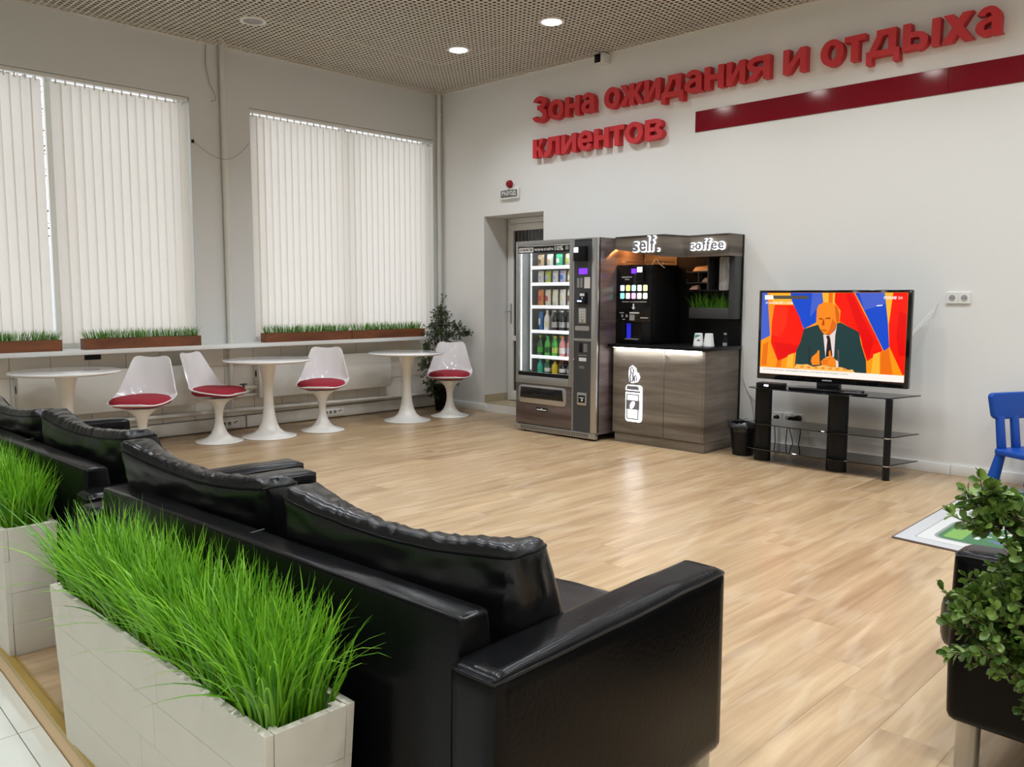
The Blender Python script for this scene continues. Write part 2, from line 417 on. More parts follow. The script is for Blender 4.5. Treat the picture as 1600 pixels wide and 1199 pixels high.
mb = MB(); mb.box(.838, DD-.022, 1.0, .862, DD-.014, 1.23); mb.tube([(.85, DD-.02, 1.14), (.85, DD-.06, 1.14), (.80, DD-.065, 1.137)], .008)
obj('handle', mb, m_steel, d, bevel=.002)
# ---- windows
def window(name, y0, y1):
    mb = MB(); x0, x1 = -.16, -.115
    mb.box(x0, y0, ZS, x1, y0+.07, ZT); mb.box(x0, y1-.07, ZS, x1, y1, ZT); mb.box(x0, y0+.07, ZS, x1, y1-.07, ZS+.07); mb.box(x0, y0+.07, ZT-.018, x1, y1-.07, ZT)
    ym = (y0+y1)/2
    mb.box(x0, ym-.03, ZS+.07, x1, ym+.03, ZT-.018)
    wn = struct(name, mb, m_white)
    for a, b in ((y0+.07, ym-.03), (ym+.03, y1-.07)):
        mb = MB(); mb.box(-.140, a, ZS+.07, -.134, b, ZT-.018); obj('pane', mb, m_glass, wn)
    return wn
window('window_1', *W1); window('window_2', *W2)
# ---- ceiling: dark void, open-cell grid
mb = MB(); mb.box(-TH, RY, 4.0, RX+.2, .5, 4.1); ce = struct('ceiling', mb, m_void)
CELL = .0502
mb = MB()
for i in range(int(RX/CELL)): x = CELL*i+.02; mb.box(x-.0060, RY, H, x+.0060, 0, H+.0060)
for i in range(int(-RY/CELL)): y = -CELL*i-.02; mb.box(0, y-.0060, H+.0004, RX, y+.0060, H+.0064)
obj('cell_grid', mb, m_grid, ce, kind='stuff')
mb = MB(); mb.box(0, -.022, H-.003, RX, 0, H+.03); mb.box(0, RY, H-.003, .022, -.022, H+.03)
obj('edge_angle', mb, m_grid, ce)
mb = MB(); mb.box(.001, RY, H+.04, .006, -.006, 3.99); mb.box(.001, -.006, H+.04, RX, -.001, 3.99); obj('void_shade_sheet', mb, m_void, ce)  # added dark sheets that put shade over the wall above the grid

# ================================================================ LIGHTS in the ceiling
em_lamp = emit('lamp_disc_glow', (1, .97, .92), 28)
def lamp_parts(t, x, y, lit, wide):
    mb = MB(); mb.lathe([(.082, H-.001), (.088, H-.006), (.108, H-.006), (.112, H-.001), (.112, H+.004), (.082, H+.004)], 32, (x, y, 0), cap=False)
    obj('trim_ring', mb, m_white, t)
    mb = MB(); mb.lathe([(.082, H+.002), (.07, H+.05), (.05, H+.10), (.02, H+.11)], 32, (x, y, 0)); obj('reflector', mb, m_white if lit else m_alu, t)
    mb = MB(); mb.lathe([(.0, H-.002), (.080, H-.002), (.078, H-.005), (.0, H-.007)], 32, (x, y, 0), cap=False); obj('diffuser', mb, em_lamp if lit else m_grey, t)
    if lit:
        l = bpy.data.lights.new('downlight_beam', 'SPOT'); l.energy = LAMP_W; l.color = LAMP_COL; l.spot_size = R(138); l.spot_blend = 1.0; l.shadow_soft_size = .075
        o = bpy.data.objects.new('downlight_beam', l); C.objects.link(o); o.parent = t; o.location = (0, 0, -.02)
rows = [(-1.084, [1.537, 2.724, 3.91, 5.1, 6.28, 7.47, 8.66, 9.85]), (-2.868, [.897, 2.08, 3.29, 4.53, 5.7, 6.89, 8.08, 9.27]),
        (-4.65, [1.54, 2.72, 3.91, 5.1, 6.28, 7.47, 8.66, 9.85]), (-6.43, [.9, 2.08, 3.29, 4.53, 5.7, 6.89, 8.08, 9.27]), (-8.2, [1.54, 3.91, 6.28, 8.66])]
NTH = ['first', 'second', 'third', 'fourth', 'fifth', 'sixth', 'seventh', 'eighth']
for y, xs in rows:
    for x in xs:
        dark = abs(x-.897) < .02 and y > -3; lit = not (dark or (x < 2.2 and y < -4))
        if dark: lb = 'unlit round downlight in the grid ceiling above the window wall'
        elif y > -1.2 and x < 1.6: lb = 'lit round downlight in the grid ceiling, the one nearer the corner of the room'
        elif y > -1.2 and x < 2.8: lb = 'lit round downlight in the grid ceiling, in front of the first red sign letters'
        else: lb = 'lit downlight, %s from the window wall in %s row from the sign wall' % (NTH[xs.index(x)], NTH[[q[0] for q in rows].index(y)])
        t = thing('downlight', lb, 'ceiling light', (x, y, H), 0, 'round downlights in the grid ceiling')
        lamp_parts(t, x, y, lit, 0)

# ================================================================ OUTSIDE
mb = MB(); mb.box(-40, -40, -.9, -TH-.02, 30, -.6); struct('ground', mb, mat('snowy_ground', (.75, .77, .80), .9))
mb = MB(); mb.box(-17, -30, -.6, -16, 25, 2.6); struct('exterior_wall', mb, mat('pale_blue_fence_wall', (.62, .66, .72), .8))
t = thing('bare_tree', 'leafless tree outside, seen through the gap in the blinds', 'tree', (-6.5, -3.1, -.6))
mb = MB(); mt = MB(); r2 = random.Random(5)
mt.tube([(-6.5, -3.1, -.6), (-6.45, -3.0, 1.4), (-6.5, -3.1, 3.2), (-6.4, -3.05, 5)], [.13, .11, .08, .03])
for i in range(150):
    z = r2.uniform(1.6, 4.8); a = r2.uniform(0, 2*PI); l = r2.uniform(.5, 1.6)
    p = Vector((-6.47, -3.05, z)); pts = [p]
    for k in range(4):
        a += r2.uniform(-.6, .6); p = p + Vector((math.cos(a), math.sin(a), r2.uniform(.1, .7)))*l/4; pts.append(p)
    mb.tube(pts, [.022, .016, .012, .008, .004], 5)
obj('trunk', mt, m_bark, t); obj('branches', mb, m_bark, t, kind='stuff')

# ================================================================ BLINDS
def blind(label, y0, y1, n, skip):
    t = thing('vertical_blind', label, 'window blind', (-.03, (y0+y1)/2, ZS), 0)
    mb = MB(); mb.box(-.055, y0+.005, 3.092, -.005, y1-.015, 3.126); obj('head_rail', mb, m_white, t, bevel=.004)
    sp = (y1-.03-y0)/n
    me = None; hme = to_mesh('hanger', MB().box(-.004, -.006, 0, .004, .006, .038)); hme.materials.append(m_white)
    for i in range(n):
        y = y0+.01+sp*(i+.5)
        link('hanger', hme, m_white, t, (0, y-(y0+y1)/2, 3.055-ZS))
        if i in skip: continue
        if me is None:
            mb = MB(); k = 6; wd = .0445; vs = []
            for z in (-1.085, 0, 1.085):
                for j in range(k+1):
                    u = -1+2*j/k; vs.append((.004*(1-u*u), u*wd, z))
            fs = [(r*(k+1)+j, r*(k+1)+j+1, (r+1)*(k+1)+j+1, (r+1)*(k+1)+j) for r in range(2) for j in range(k)]
            mb.add(vs, fs); me = to_mesh('slat', mb); me.materials.append(m_blind)
        rr = random.Random(i*7+n)
        link('slat', me, m_blind, t, (rr.uniform(-.002, .002), y-(y0+y1)/2, 1.085+.905-ZS+.0), (rr.uniform(-.002, .002), 0, R(-7+rr.uniform(-4, 4)+(18 if i+1 in skip else 0))))
    return t
# gap in the left blind where one slat has slipped away
n1 = 30; sp1 = (W1[1]-.03-W1[0])/n1; g1 = int((-4.215-W1[0]-.01)/sp1)
blind('cream vertical blind with one missing slat, on the window farther from the corner', *W1, n1, {g1})
blind('complete cream vertical blind on the window nearest the room corner', *W2, 30, set())
# ================================================================ PIPES, RADIATORS, TRUNKING on the window wall
def pipe_thing(label, pts, r, name='heating_pipe', m=None, n=12):
    t = thing(name, label, 'pipe', (pts[0][0], pts[0][1], min(p[2] for p in pts)))
    mb = MB(); mb.tube(pts, r, n); obj('tube', mb, m or m_pipe, t)
    return t
t = pipe_thing('white vertical heating pipe on the pier between the two windows', [(.033, -2.72, .852), (.033, -2.72, 3.70)], .028)
mb = MB(); mb.box(.0, -2.735, 2.2, .012, -2.705, 2.23); mb.box(.0, -2.735, 3.3, .012, -2.705, 3.33); obj('bracket', mb, m_pipe, t)
t = pipe_thing('white vertical pipe in the corner where window wall meets sign wall', [(.05, -.05, .14), (.05, -.05, 3.72)], .024)
mb = MB(); mb.lathe([(.024, 0), (.03, .0), (.03, .03), (.024, .03)], 16, (.05, -.05, 3.40)); obj('coupling', mb, m_pipe, t)
# long horizontal pipe with its riser and the two radiator branches
t = pipe_thing('long white horizontal heating pipe low along the tiled window wall', [(.055, -5.6, .228), (.055, -.085, .162)], .021)
mb = MB(); mb.tube([(.055, -2.735, .195), (.055, -2.735, .814)], .019, 12); obj('riser', mb, m_pipe, t)
mb = MB(); mb.tube([(.055, -2.60, .408), (.055, -2.475, .408)], .019, 12); mb.tube([(.055, -2.735, .36), (.055, -2.60, .408)], .015, 10); obj('branch', mb, m_pipe, t)
mb = MB(); mb.tube([(.055, -2.735, .335), (.055, -2.475, .335)], .017, 12); obj('branch', mb, m_pipe, t)
mb = MB(); mb.tube([(.055, -3.12, .408), (.055, -2.735, .408)], .019, 12); obj('branch', mb, m_pipe, t)
for y in (-2.83, -2.61):
    mb = MB(); mb.tube([(.055, y, .405), (.055, y, .44)], .012, 10); mb.box(.043, y-.035, .44, .067, y+.035, .452)
    obj('valve_handle', mb, m_brass, t, bevel=.003, label='brown valve handle')
def radiator(label, y0, y1, z0, z1):
    t = thing('panel_radiator', label, 'radiator', (.07, (y0+y1)/2, z0))
    mb = MB(); mb.box(.105, y0, z0, .118, y1, z1); obj('front_panel', mb, m_pipe, t, bevel=.006)
    mb = MB(); mb.box(.012, y0, z0+.015, .104, y0+.012, z1-.006); obj('end_cap', mb, m_pipe, t, bevel=.003)
    mb = MB(); mb.box(.012, y1-.012, z0+.015, .104, y1, z1-.006); obj('end_cap', mb, m_pipe, t, bevel=.003)
    mb = MB(); mb.box(.030, y0+.012, z0+.03, .10, y1-.012, z1-.03); obj('core', mb, m_grey, t)
    mb = MB(); mb.tube([(.06, y0-.003, z0+.24), (.06, y0+.002, z0+.24)], .022, 14); mb.v = [(v[0]*.7+.018, v[1], (v[2]-z0-.24)*1.6+z0+.24) for v in mb.v]; obj('slot', mb, m_black, t)
radiator('white flat panel radiator under the right window, behind the middle table', -2.475, -.845, .302, .695)
radiator('white flat panel radiator under the left window, behind the leftmost table', -4.61, -3.122, .302, .672)
# cable trunking
t = thing('cable_trunking', 'white cable trunking along the floor below the radiators', 'trunking', (.02, -2.9, 0))
for a, b in ((-5.6, -2.583), (-2.572, -.01)):
    mb = MB(); mb.box(.0, a, .012, .032, b, .128); obj('cover', mb, m_pipe, t, bevel=.004)
mb = MB(); mb.box(.002, -2.583, .016, .020, -2.572, .126); obj('joint', mb, m_black, t)
def socket_block(y0, y1, ns, extra):
    mb = MB(); mb.box(.032, y0, .028, .046, y1, .108); p = obj('socket_plate', mb, m_white, t, bevel=.004)
    for k in range(ns):
        y = y0+.04+.055*k; mb = MB(); mb.tube([(.0455, y, .068), (.047, y, .068)], .020, 16); obj('socket_hole', mb, m_grey, p)
        mb = MB(); mb.tube([(.0465, y-.008, .068), (.048, y-.008, .068)], .0045, 8); mb.tube([(.0465, y+.008, .068), (.048, y+.008, .068)], .0045, 8); mb.box(.0465, y-.018, .075, .0475, y+.018, .082); obj('socket_hole', mb, m_black, p)
    for k in range(extra):
        y = y0+.04+.055*ns+.022*k; mb = MB(); mb.box(.0455, y-.007, .068+.008*k, .0475, y+.007, .082+.008*k); obj('data_port', mb, m_black, p)
socket_block(-2.86, -2.66, 2, 2); socket_block(-1.70, -1.43, 3, 2)
o = tag(obj('vent_plate', MB().box(.009, -4.056, .756, .016, -3.921, .798), m_black, bevel=.001), 'small black vent plate on the tiles just under the sill', 'vent')
# loose cables on the wall
o = tag(obj('loose_cable', MB().tube([(.006, -2.86, 3.63), (.012, -2.87, 3.45), (.02, -2.84, 3.28), (.03, -2.80, 3.20), (.03, -2.79, 3.14), (.02, -2.83, 3.12)], .004, 6), m_grey), 'short grey cable end hanging from the ceiling between the windows', 'cable')
pts = []
for k in range(13):
    f = k/12; pts.append((.012+.056*math.sin(PI*f), -3.02+.57*f, 2.74-.17*math.sin(PI*f)+.05*f))
t = thing('sagging_wire', 'thin wire sagging between the two window frames across the pier', 'cable', pts[0])
mb = MB(); mb.tube(pts, .0028, 6); obj('wire', mb, m_grey, t)
mb = MB(); mb.box(.002, -3.03, 2.72, .022, -3.008, 2.75); obj('clip', mb, m_black, t, bevel=.002)

# ================================================================ PLANTER BOXES ON THE SILL
def blades(mb, n, x0, x1, y0, y1, z, hmin, hmax, wid, lean, rg, seg=4, out=0, droop=.35):
    cx, cy = (x0+x1)/2, (y0+y1)/2
    for i in range(n):
        x = rg.uniform(x0, x1); y = rg.uniform(y0, y1); h = rg.uniform(hmin, hmax); a = rg.uniform(0, 2*PI); ln = rg.uniform(.2, 1)*lean
        d = Vector((math.cos(a)*ln + out*(x-cx)/max(.01, (x1-x0)/2)*.4*((x1-x0) < (y1-y0)*2) + (out*.55*((x-cx)/((x1-x0)/2))**5 if x1-x0 > y1-y0 else 0),
                    math.sin(a)*ln + (out*.5*(y-cy)/((y1-y0)/2) if x1-x0 > y1-y0 else out*.5*((y-cy)/((y1-y0)/2))**5), 0))
        side = Vector((-math.sin(a+rg.uniform(-.8, .8)), math.cos(a), 0)).normalized()
        vs = []; k2 = droop*rg.uniform(.3, 1.2)
        for s in range(seg+1):
            f = s/seg
            p = Vector((x, y, z)) + d*h*(f**1.7) + Vector((0, 0, h*(f - k2*d.length*f**3)))
            w2 = wid*(.75+.5*f)*(1-f**3)*.5 + .0002
            vs += [p-side*w2, p+side*w2]
        mb.add(vs, [(2*s, 2*s+1, 2*s+3, 2*s+2) for s in range(seg)])
def sill_planter(label, y0, y1, seed):
    t = thing('wooden_grass_planter', label, 'planter', (.105, (y0+y1)/2, .852), 0, 'brown grass planters on the window sill')
    x0, x1, z0, z1, k = .055, .155, .8525, .944, .014
    for a in ((x1-k, y0, x1, y1), (x0, y0, x0+k, y1)):
        mb = MB(); mb.box(a[0], a[1], z0, a[2], a[3], z1); obj('board', mb, m_boxwood, t, bevel=.0015, segs=1)
    for a, b in ((y0, y0+k), (y1-k, y1)):
        mb = MB(); mb.box(x0+k, a, z0, x1-k, b, z1-.001); obj('end_board', mb, m_boxwood, t, bevel=.0015, segs=1)
    mb = MB(); mb.box(x0+k, y0+k, z0+.004, x1-k, y1-k, z1-.02); obj('filling', mb, m_soil, t)
    mb = MB(); rg = random.Random(seed); n = int(620*(y1-y0))
    blades(mb, n, x0+k+.004, x1-k-.004, y0+k+.012, y1-k-.012, z1-.022, .075, .125, .0045, .38, rg, 3, .6)
    obj('grass', mb, m_grass2, t, kind='stuff')
sill_planter('brown wooden grass planter on the sill, cut off at the left edge of the photo', -5.30, -4.272, 1)
sill_planter('brown wooden grass planter on the sill above the leftmost chair', -4.098, -3.072, 2)
sill_planter('brown wooden grass planter on the right window sill, the one next to the pier', -2.410, -1.392, 3)
sill_planter('brown wooden grass planter on the right window sill, beside the corner tree', -1.386, -.375, 4)

# ================================================================ TULIP TABLES AND CHAIRS
def tulip_table(label, x, y):
    t = thing('pedestal_table', label, 'table', (x, y, 0), 0, 'round white pedestal tables by the window')
    mb = MB(); mb.lathe([(0, .700), (.36, .700), (.392, .708), (.40, .716), (.40, .720), (.396, .724), (.39, .726), (0, .726)], 64, (0, 0, 0), cap=False); obj('tabletop', mb, m_glossw, t, w=False)
    pr = [(0, 0), (.245, 0), (.25, .004), (.247, .010), (.20, .020), (.14, .040), (.10, .075), (.075, .13), (.058, .20), (.049, .28), (.045, .36), (.046, .44), (.052, .52), (.062, .59), (.074, .65), (.084, .699), (0, .699)]
    mb = MB(); mb.lathe(pr, 40, cap=False); obj('pedestal', mb, m_basew, t, w=False, angle=50)
    return t
tulip_table('round white pedestal table farthest left, partly behind the sofa backs', .66, -4.42)
tulip_table('round white pedestal table in the middle, between two chairs', .625, -2.665)
tulip_table('round white pedestal table nearest the corner tree', .72, -1.10)

def chair_shell():
    """white armless shell: seat flowing up into a tapering back; x right, y forward"""
    prof = [  # centre y, z, half width, edge lift (normal to the surface), corner
        (.238, .448, .075, .000), (.232, .438, .135, .004), (.215, .430, .175, .010), (.17, .422, .212, .022), (.11, .416, .235, .036), (.04, .412, .245, .048),
        (-.04, .412, .248, .058), (-.11, .418, .248, .068), (-.165, .432, .246, .078), (-.20, .458, .241, .086), (-.222, .50, .232, .086), (-.24, .55, .220, .078),
        (-.256, .61, .203, .066), (-.270, .67, .186, .052), (-.281, .72, .172, .040), (-.289, .76, .160, .030), (-.293, .785, .148, .022), (-.296, .798, .128, .014), (-.297, .803, .095, .006)]
    K = 20; top = []
    n = len(prof)
    for i, (y, z, hw, lift) in enumerate(prof):
        a = prof[max(0, i-1)]; b = prof[min(n-1, i+1)]; ty, tz = b[0]-a[0], b[1]-a[1]; l = math.hypot(ty, tz); ny, nz = tz/l, -ty/l
        if nz < 0 and i < 8: ny, nz = -ny, -nz
        if i >= 8: ny, nz = abs(ny), abs(nz)
        row = []
        for k in range(K+1):
            u = -1+2*k/K; e = abs(u)**2.6*lift
            dip = 0
            if i >= n-3: dip = -.010*(1-u*u)
            row.append((u*hw, y+ny*e, z+nz*e+dip))
        top.append(row)
    vs = [p for r in top for p in r]; W = K+1
    fs = [(i*W+k, i*W+k+1, (i+1)*W+k+1, (i+1)*W+k) for i in range(n-1) for k in range(K)]
    me = bpy.data.meshes.new('shell'); me.from_pydata(vs, [], fs)
    bm = bmesh.new(); bm.from_mesh(me); bmesh.ops.recalc_face_normals(bm, faces=bm.faces)
    up_ = sum((f.normal.z for f in bm.faces[:60]))
    bmesh.ops.smooth_vert(bm, verts=[v for v in bm.verts if not v.is_boundary], factor=.4, use_axis_x=True, use_axis_y=True, use_axis_z=True)
    g = bmesh.ops.solidify(bm, geom=bm.faces[:], thickness=.009)
    bmesh.ops.recalc_face_normals(bm, faces=bm.faces)
    bm.to_mesh(me); bm.free(); me.polygons.foreach_set('use_smooth', [True]*len(me.polygons)); me.set_sharp_from_angle(angle=R(75))
    return me
def seat_pad():
    n, k = 36, 7; mb = MB(); vs = []
    def rad(a):   # squircle outline
        c, s = math.cos(a), math.sin(a); p = 2.7; return 1/((abs(c)/.226)**p+(abs(s)/.212)**p)**(1/p)
    lv = [(0, .056), (.5, .055), (.8, .049), (.93, .036), (1.0, .012), (.985, -.008), (.92, -.016), (.5, -.020), (0, -.020)]
    for f, z in lv:
        for j in range(n):
            a = 2*PI*j/n; r = rad(a)*f; x, y = r*math.cos(a), r*math.sin(a)
            rear = max(0, -y-.10)*.20
            vs.append((x, y+.010, .437+z+rear+.28*(max(0, abs(x)-.10))**2*6*.5))
    for i in range(len(lv)-1):
        for j in range(n): mb.f.append((i*n+j, i*n+(j+1)%n, (i+1)*n+(j+1)%n, (i+1)*n+j))
    mb.v = vs
    return mb
def tulip_chair():
    t = thing('pedestal_chair', '', 'chair', (0, 0, 0), 0, 'white pedestal chairs with red seat pads')
    link('shell', chair_shell(), m_glossw, t)
    obj('seat_pad', seat_pad(), m_redcloth, t, w=False, angle=60, label='crimson seat pad')
    pr = [(0, 0), (.205, 0), (.21, .004), (.207, .010), (.165, .020), (.11, .040), (.075, .075), (.052, .12), (.039, .17), (.034, .215), (.036, .26), (.044, .30), (.06, .335), (.088, .365), (.13, .392), (.165, .405), (0, .405)]
    mb = MB(); mb.lathe(pr, 36, cap=False); obj('pedestal', mb, m_basew, t, w=False, angle=50)
    return t
ch = tulip_chair()
spots = [(.79, -3.90, -42, 'white shell chair with red seat pad beside the leftmost table, above the sofas'),
         (.56, -3.125, 31, 'white shell chair turned sideways, facing the middle table'),
         (.66, -2.105, -44, 'white shell chair with red seat pad right of the middle table'),
         (.78, -.55, -46, 'white shell chair with red seat pad in front of the corner tree')]
for i, (x, y, a, lb) in enumerate(spots):
    o = ch if i == 0 else copy_tree(ch)
    o.location = (x, y, 0); o.rotation_euler = (0, 0, R(a-90)); o['label'] = lb

# ================================================================ FOLIAGE
def leaf_shape(L, Wd, cup=.15):
    vs = [(0, 0, 0), (L*.30, -Wd*.34, cup*Wd), (L*.30, 0, 0), (L*.30, Wd*.34, cup*Wd), (L*.66, -Wd*.52, cup*Wd), (L*.66, 0, .0), (L*.66, Wd*.52, cup*Wd), (L*.92, -Wd*.30, .0), (L*.92, Wd*.30, .0), (L, 0, -.05*L)]
    fs = [(0, 1, 2), (0, 2, 3), (1, 4, 5, 2), (2, 5, 6, 3), (4, 7, 9, 5), (5, 9, 8, 6)]
    return vs, fs
def leaf_matrix(p, d, rg, sc):
    d = d.normalized(); a = Vector((rg.uniform(-1, 1), rg.uniform(-1, 1), rg.uniform(.2, 1.5)))
    y = a.cross(d)
    if y.length < .01: y = Vector((1, 0, 0))
    y.normalize(); z = d.cross(y)
    return Matrix.Translation(p) @ Matrix((d, y, z)).transposed().to_4x4() @ Matrix.Scale(sc, 4)
def sprig(base, d, L, nl, rg, stems, leaves, r=.0022, sc=1):
    """a curved stem with paired leaves"""
    p = Vector(base); d = Vector(d).normalized(); pts = [p.copy()]
    for k in range(5):
        d = (d + Vector((rg.uniform(-.22, .22), rg.uniform(-.22, .22), rg.uniform(-.05, .22)))).normalized(); p = p + d*L/5; pts.append(p.copy())
    stems.tube(pts, [r*1.3, r*1.2, r, r*.9, r*.7, r*.4], 5)
    for j in range(nl):
        f = .2+.8*(j+.5)/nl; k = min(4, int(f*5)); q = pts[k].lerp(pts[k+1], f*5-k); ax = (pts[k+1]-pts[k]).normalized()
        u = ax.cross(Vector((rg.uniform(-1, 1), rg.uniform(-1, 1), rg.uniform(-1, 1)))).normalized()
        for sg in (1, -1):
            leaves.append((leaf_matrix(q, ax*.75+u*sg, rg, sc*rg.uniform(.75, 1.15)), q))
    for a in range(3):
        u = Vector((rg.uniform(-1, 1), rg.uniform(-1, 1), rg.uniform(-.3, 1)))
        leaves.append((leaf_matrix(pts[-1], d+u*.5, rg, sc*rg.uniform(.7, 1)), pts[-1]))
# corner tree: black pot, thin trunk, tiers of foliage
t = thing('potted_tree', 'artificial green tree in a black pot standing in the room corner', 'potted plant', (.33, -.27, 0))
PX, PY = .33, -.27
mb = MB(); mb.lathe([(0, 0), (.10, 0), (.135, .27), (.142, .27), (.142, .295), (.125, .295), (.12, .25), (0, .25)], 4, (PX, PY, 0), cap=False)
obj('pot', mb, m_black, t, bevel=.006)
mb = MB(); mb.tube([(PX, PY, .25), (PX+.01, PY, .6), (PX, PY-.01, 1.0), (PX+.01, PY, 1.2)], [.014, .013, .011, .005], 8); obj('trunk', mb, m_bark, t)
rg = random.Random(11); st = MB(); lv = []
cl = [(.0, -.02, 1.10, .10, 16), (.0, .0, .98, .15, 26), (-.01, -.07, .86, .17, 30), (.05, .06, .84, .15, 22), (.13, .14, .92, .09, 12), (.20, .21, .86, .07, 8), (-.02, -.18, .66, .12, 18), (-.02, -.20, .50, .11, 16), (.03, .0, .70, .14, 14), (.0, -.17, .30, .10, 16), (.03, -.15, .20, .08, 8), (.14, .0, .30, .09, 9)]
for dx, dy, z, r, n in cl:
    c = Vector((PX+dx, PY+dy, z))
    for i in range(n):
        d = Vector((rg.gauss(0, 1), rg.gauss(0, 1), rg.gauss(.25, .8))).normalized()
        if c.x + d.x*r < .07: d.x = abs(d.x)
        if c.y + d.y*r > -.04: d.y = -abs(d.y)
        sprig(c, d, r*rg.uniform(.8, 1.15), 6, rg, st, lv, .0016, 1)
for k in range(3): sprig((PX, PY, 1.17), (rg.uniform(-.1, .1), rg.uniform(-.1, .1), 1), .16, 5, rg, st, lv, .0016, .8)
for i in range(26):
    f = rg.choice(cl); st.tube([(PX, PY, max(.28, f[2]-.12)), (PX+f[0], PY+f[1], f[2])], .004, 5)
obj('stems', st, m_bark, t, kind='stuff')
lv = [l for l in lv if l[1].x > .02 and l[1].y < -.02]
mb = MB(); lvs, lfs = leaf_shape(.030, .015)
for M, q in lv: mb.add([M @ Vector(v) for v in lvs], lfs)
obj('foliage', mb, m_leafd, t, kind='stuff', angle=180)

# near plant at the right edge: leaves that can be told apart are single parts
t = thing('potted_boxwood', 'leafy boxwood plant in the near right corner, hiding part of the sofa end', 'potted plant', (7.64, -4.80, 0))
QX, QY = 7.64, -4.80
mb = MB(); mb.lathe([(0, 0), (.12, 0), (.155, .26), (.165, .26), (.165, .30), (.145, .30), (.14, .26), (0, .26)], 28, (QX, QY, 0), cap=False); obj('pot', mb, m_black, t)
mb = MB(); mb.tube([(QX, QY, .26), (QX+.01, QY, .55), (QX, QY, .95)], [.016, .014, .008], 8); obj('trunk', mb, m_bark, t)
rg = random.Random(21); st = MB(); lv = []
for (cx, cy, cz), r, n in (((7.255, -4.76, .835), .055, 26), ((7.225, -4.77, .88), .04, 10), ((7.34, -4.74, .75), .085, 46), ((7.30, -4.76, .62), .115, 84), ((7.25, -4.77, .645), .06, 20), ((7.40, -4.72, .66), .14, 100), ((7.42, -4.72, .85), .11, 40),
                        ((7.35, -4.75, .53), .08, 34), ((7.47, -4.72, .52), .10, 30), ((7.55, -4.72, .70), .12, 40), ((7.44, -4.72, 1.0), .08, 20)):
    for i in range(n):
        d = Vector((rg.gauss(-.1, 1), rg.gauss(-.1, .9), rg.gauss(.25, .8))).normalized()
        L = r*rg.uniform(.8, 1.2)
        if cy+d.y*L > -4.34: d.y = -abs(d.y)
        sprig(Vector((cx, cy, cz))+d*r*.15, d, L, 5, rg, st, lv, .0016, 1)
    st.tube([(QX, QY, max(.3, cz-.15)), (cx, cy, cz)], .004, 5)
for c, d, L in (((7.25, -4.77, .86), (-.5, -.5, .7), .10), ((7.24, -4.77, .83), (-.7, -.6, .2), .10), ((7.24, -4.77, .63), (-.75, -.65, .15), .11), ((7.25, -4.77, .60), (-.7, -.7, -.05), .10), ((7.24, -4.77, .67), (-.7, -.7, .25), .08)):
    sprig(Vector(c), d, L, 6, rg, st, lv, .0018, 1)
obj('stems', st, m_bark, t, kind='stuff')
def in_frame(q):
    d = q-CAM; z = d.dot(fw); u = 800+FPX*d.dot(rt)/z; v = 599.5-FPX*d.dot(up)/z
    return u < 1610 and v > 700, z
lv = [l for l in lv if l[1].y < -4.31]
sc = sorted(lv, key=lambda l: (not in_frame(l[1])[0], in_frame(l[1])[1]))
near, rest = sc[:290], sc[290:]
lms = []
for k in range(4):
    mb = MB(); a, f = leaf_shape(.024+.0015*k, .0145+.0008*k, .12+.05*k); mb.add(a, f); me = to_mesh('leaf', mb, angle=180); me.materials.append(m_leaf); lms.append(me)
off = Matrix.Translation(Vector((-QX, -QY, 0)))
for i, (M, q) in enumerate(near):
    o = link('leaf', lms[i % 4], m_leaf, t); o.matrix_basis = off @ M
mb = MB(); lvs, lfs = leaf_shape(.026, .0155)
for M, q in rest: mb.add([M @ Vector(v) for v in lvs], lfs)
obj('foliage', mb, m_leaf, t, kind='stuff', angle=180)

# ================================================================ SOFAS
def rb_map(p, hx, hy, hz, r, bulge):
    q = Vector((p[0]*hx, p[1]*hy, p[2]*hz)); inn = Vector((max(-hx+r, min(hx-r, q.x)), max(-hy+r, min(hy-r, q.y)), max(-hz+r, min(hz-r, q.z))))
    n = q-inn; n = n.normalized() if n.length > 1e-6 else Vector((0, 0, 0))
    pos = inn+n*r
    b = Vector(((1 if p[0] > .999 else -1 if p[0] < -.999 else 0)*bulge*(1-p[1]**2)*(1-p[2]**2),
                (1 if p[1] > .999 else -1 if p[1] < -.999 else 0)*bulge*(1-p[0]**4)*(1-p[2]**2),
                (1 if p[2] > .999 else -1 if p[2] < -.999 else 0)*bulge*(1-p[0]**4)*(1-p[1]**2)))
    return pos+b
def soft_box(hx, hy, hz, r, bulge, nx, ny, nz, deform):
    idx = {}; mb = MB()
    def vid(i, j, k):
        key = (i, j, k)
        if key not in idx:
            p = (-1+2*i/nx, -1+2*j/ny, -1+2*k/nz); idx[key] = len(mb.v); mb.v.append(deform(rb_map(p, hx, hy, hz, r, bulge), p))
        return idx[key]
    for i in range(nx):
        for j in range(ny):
            for k in (0, nz): mb.f.append((vid(i, j, k), vid(i+1, j, k), vid(i+1, j+1, k), vid(i, j+1, k)))
        for k in range(nz):
            for j in (0, ny): mb.f.append((vid(i, j, k), vid(i+1, j, k), vid(i+1, j, k+1), vid(i, j, k+1)))
    for j in range(ny):
        for k in range(nz):
            for i in (0, nx): mb.f.append((vid(i, j, k), vid(i, j+1, k), vid(i, j+1, k+1), vid(i, j, k+1)))
    return mb
def seam(hx, hy, hz, r, bulge, deform, path, rad=.0035):
    pts = []
    for a, b in zip(path, path[1:]):
        n = 24
        for s in range(n): pts.append(tuple(a[i]+(b[i]-a[i])*s/n for i in range(3)))
    pts.append(path[-1])
    mb = MB(); mb.tube([deform(rb_map(p, hx, hy, hz, r, bulge), p) for p in pts], rad, 6); return mb
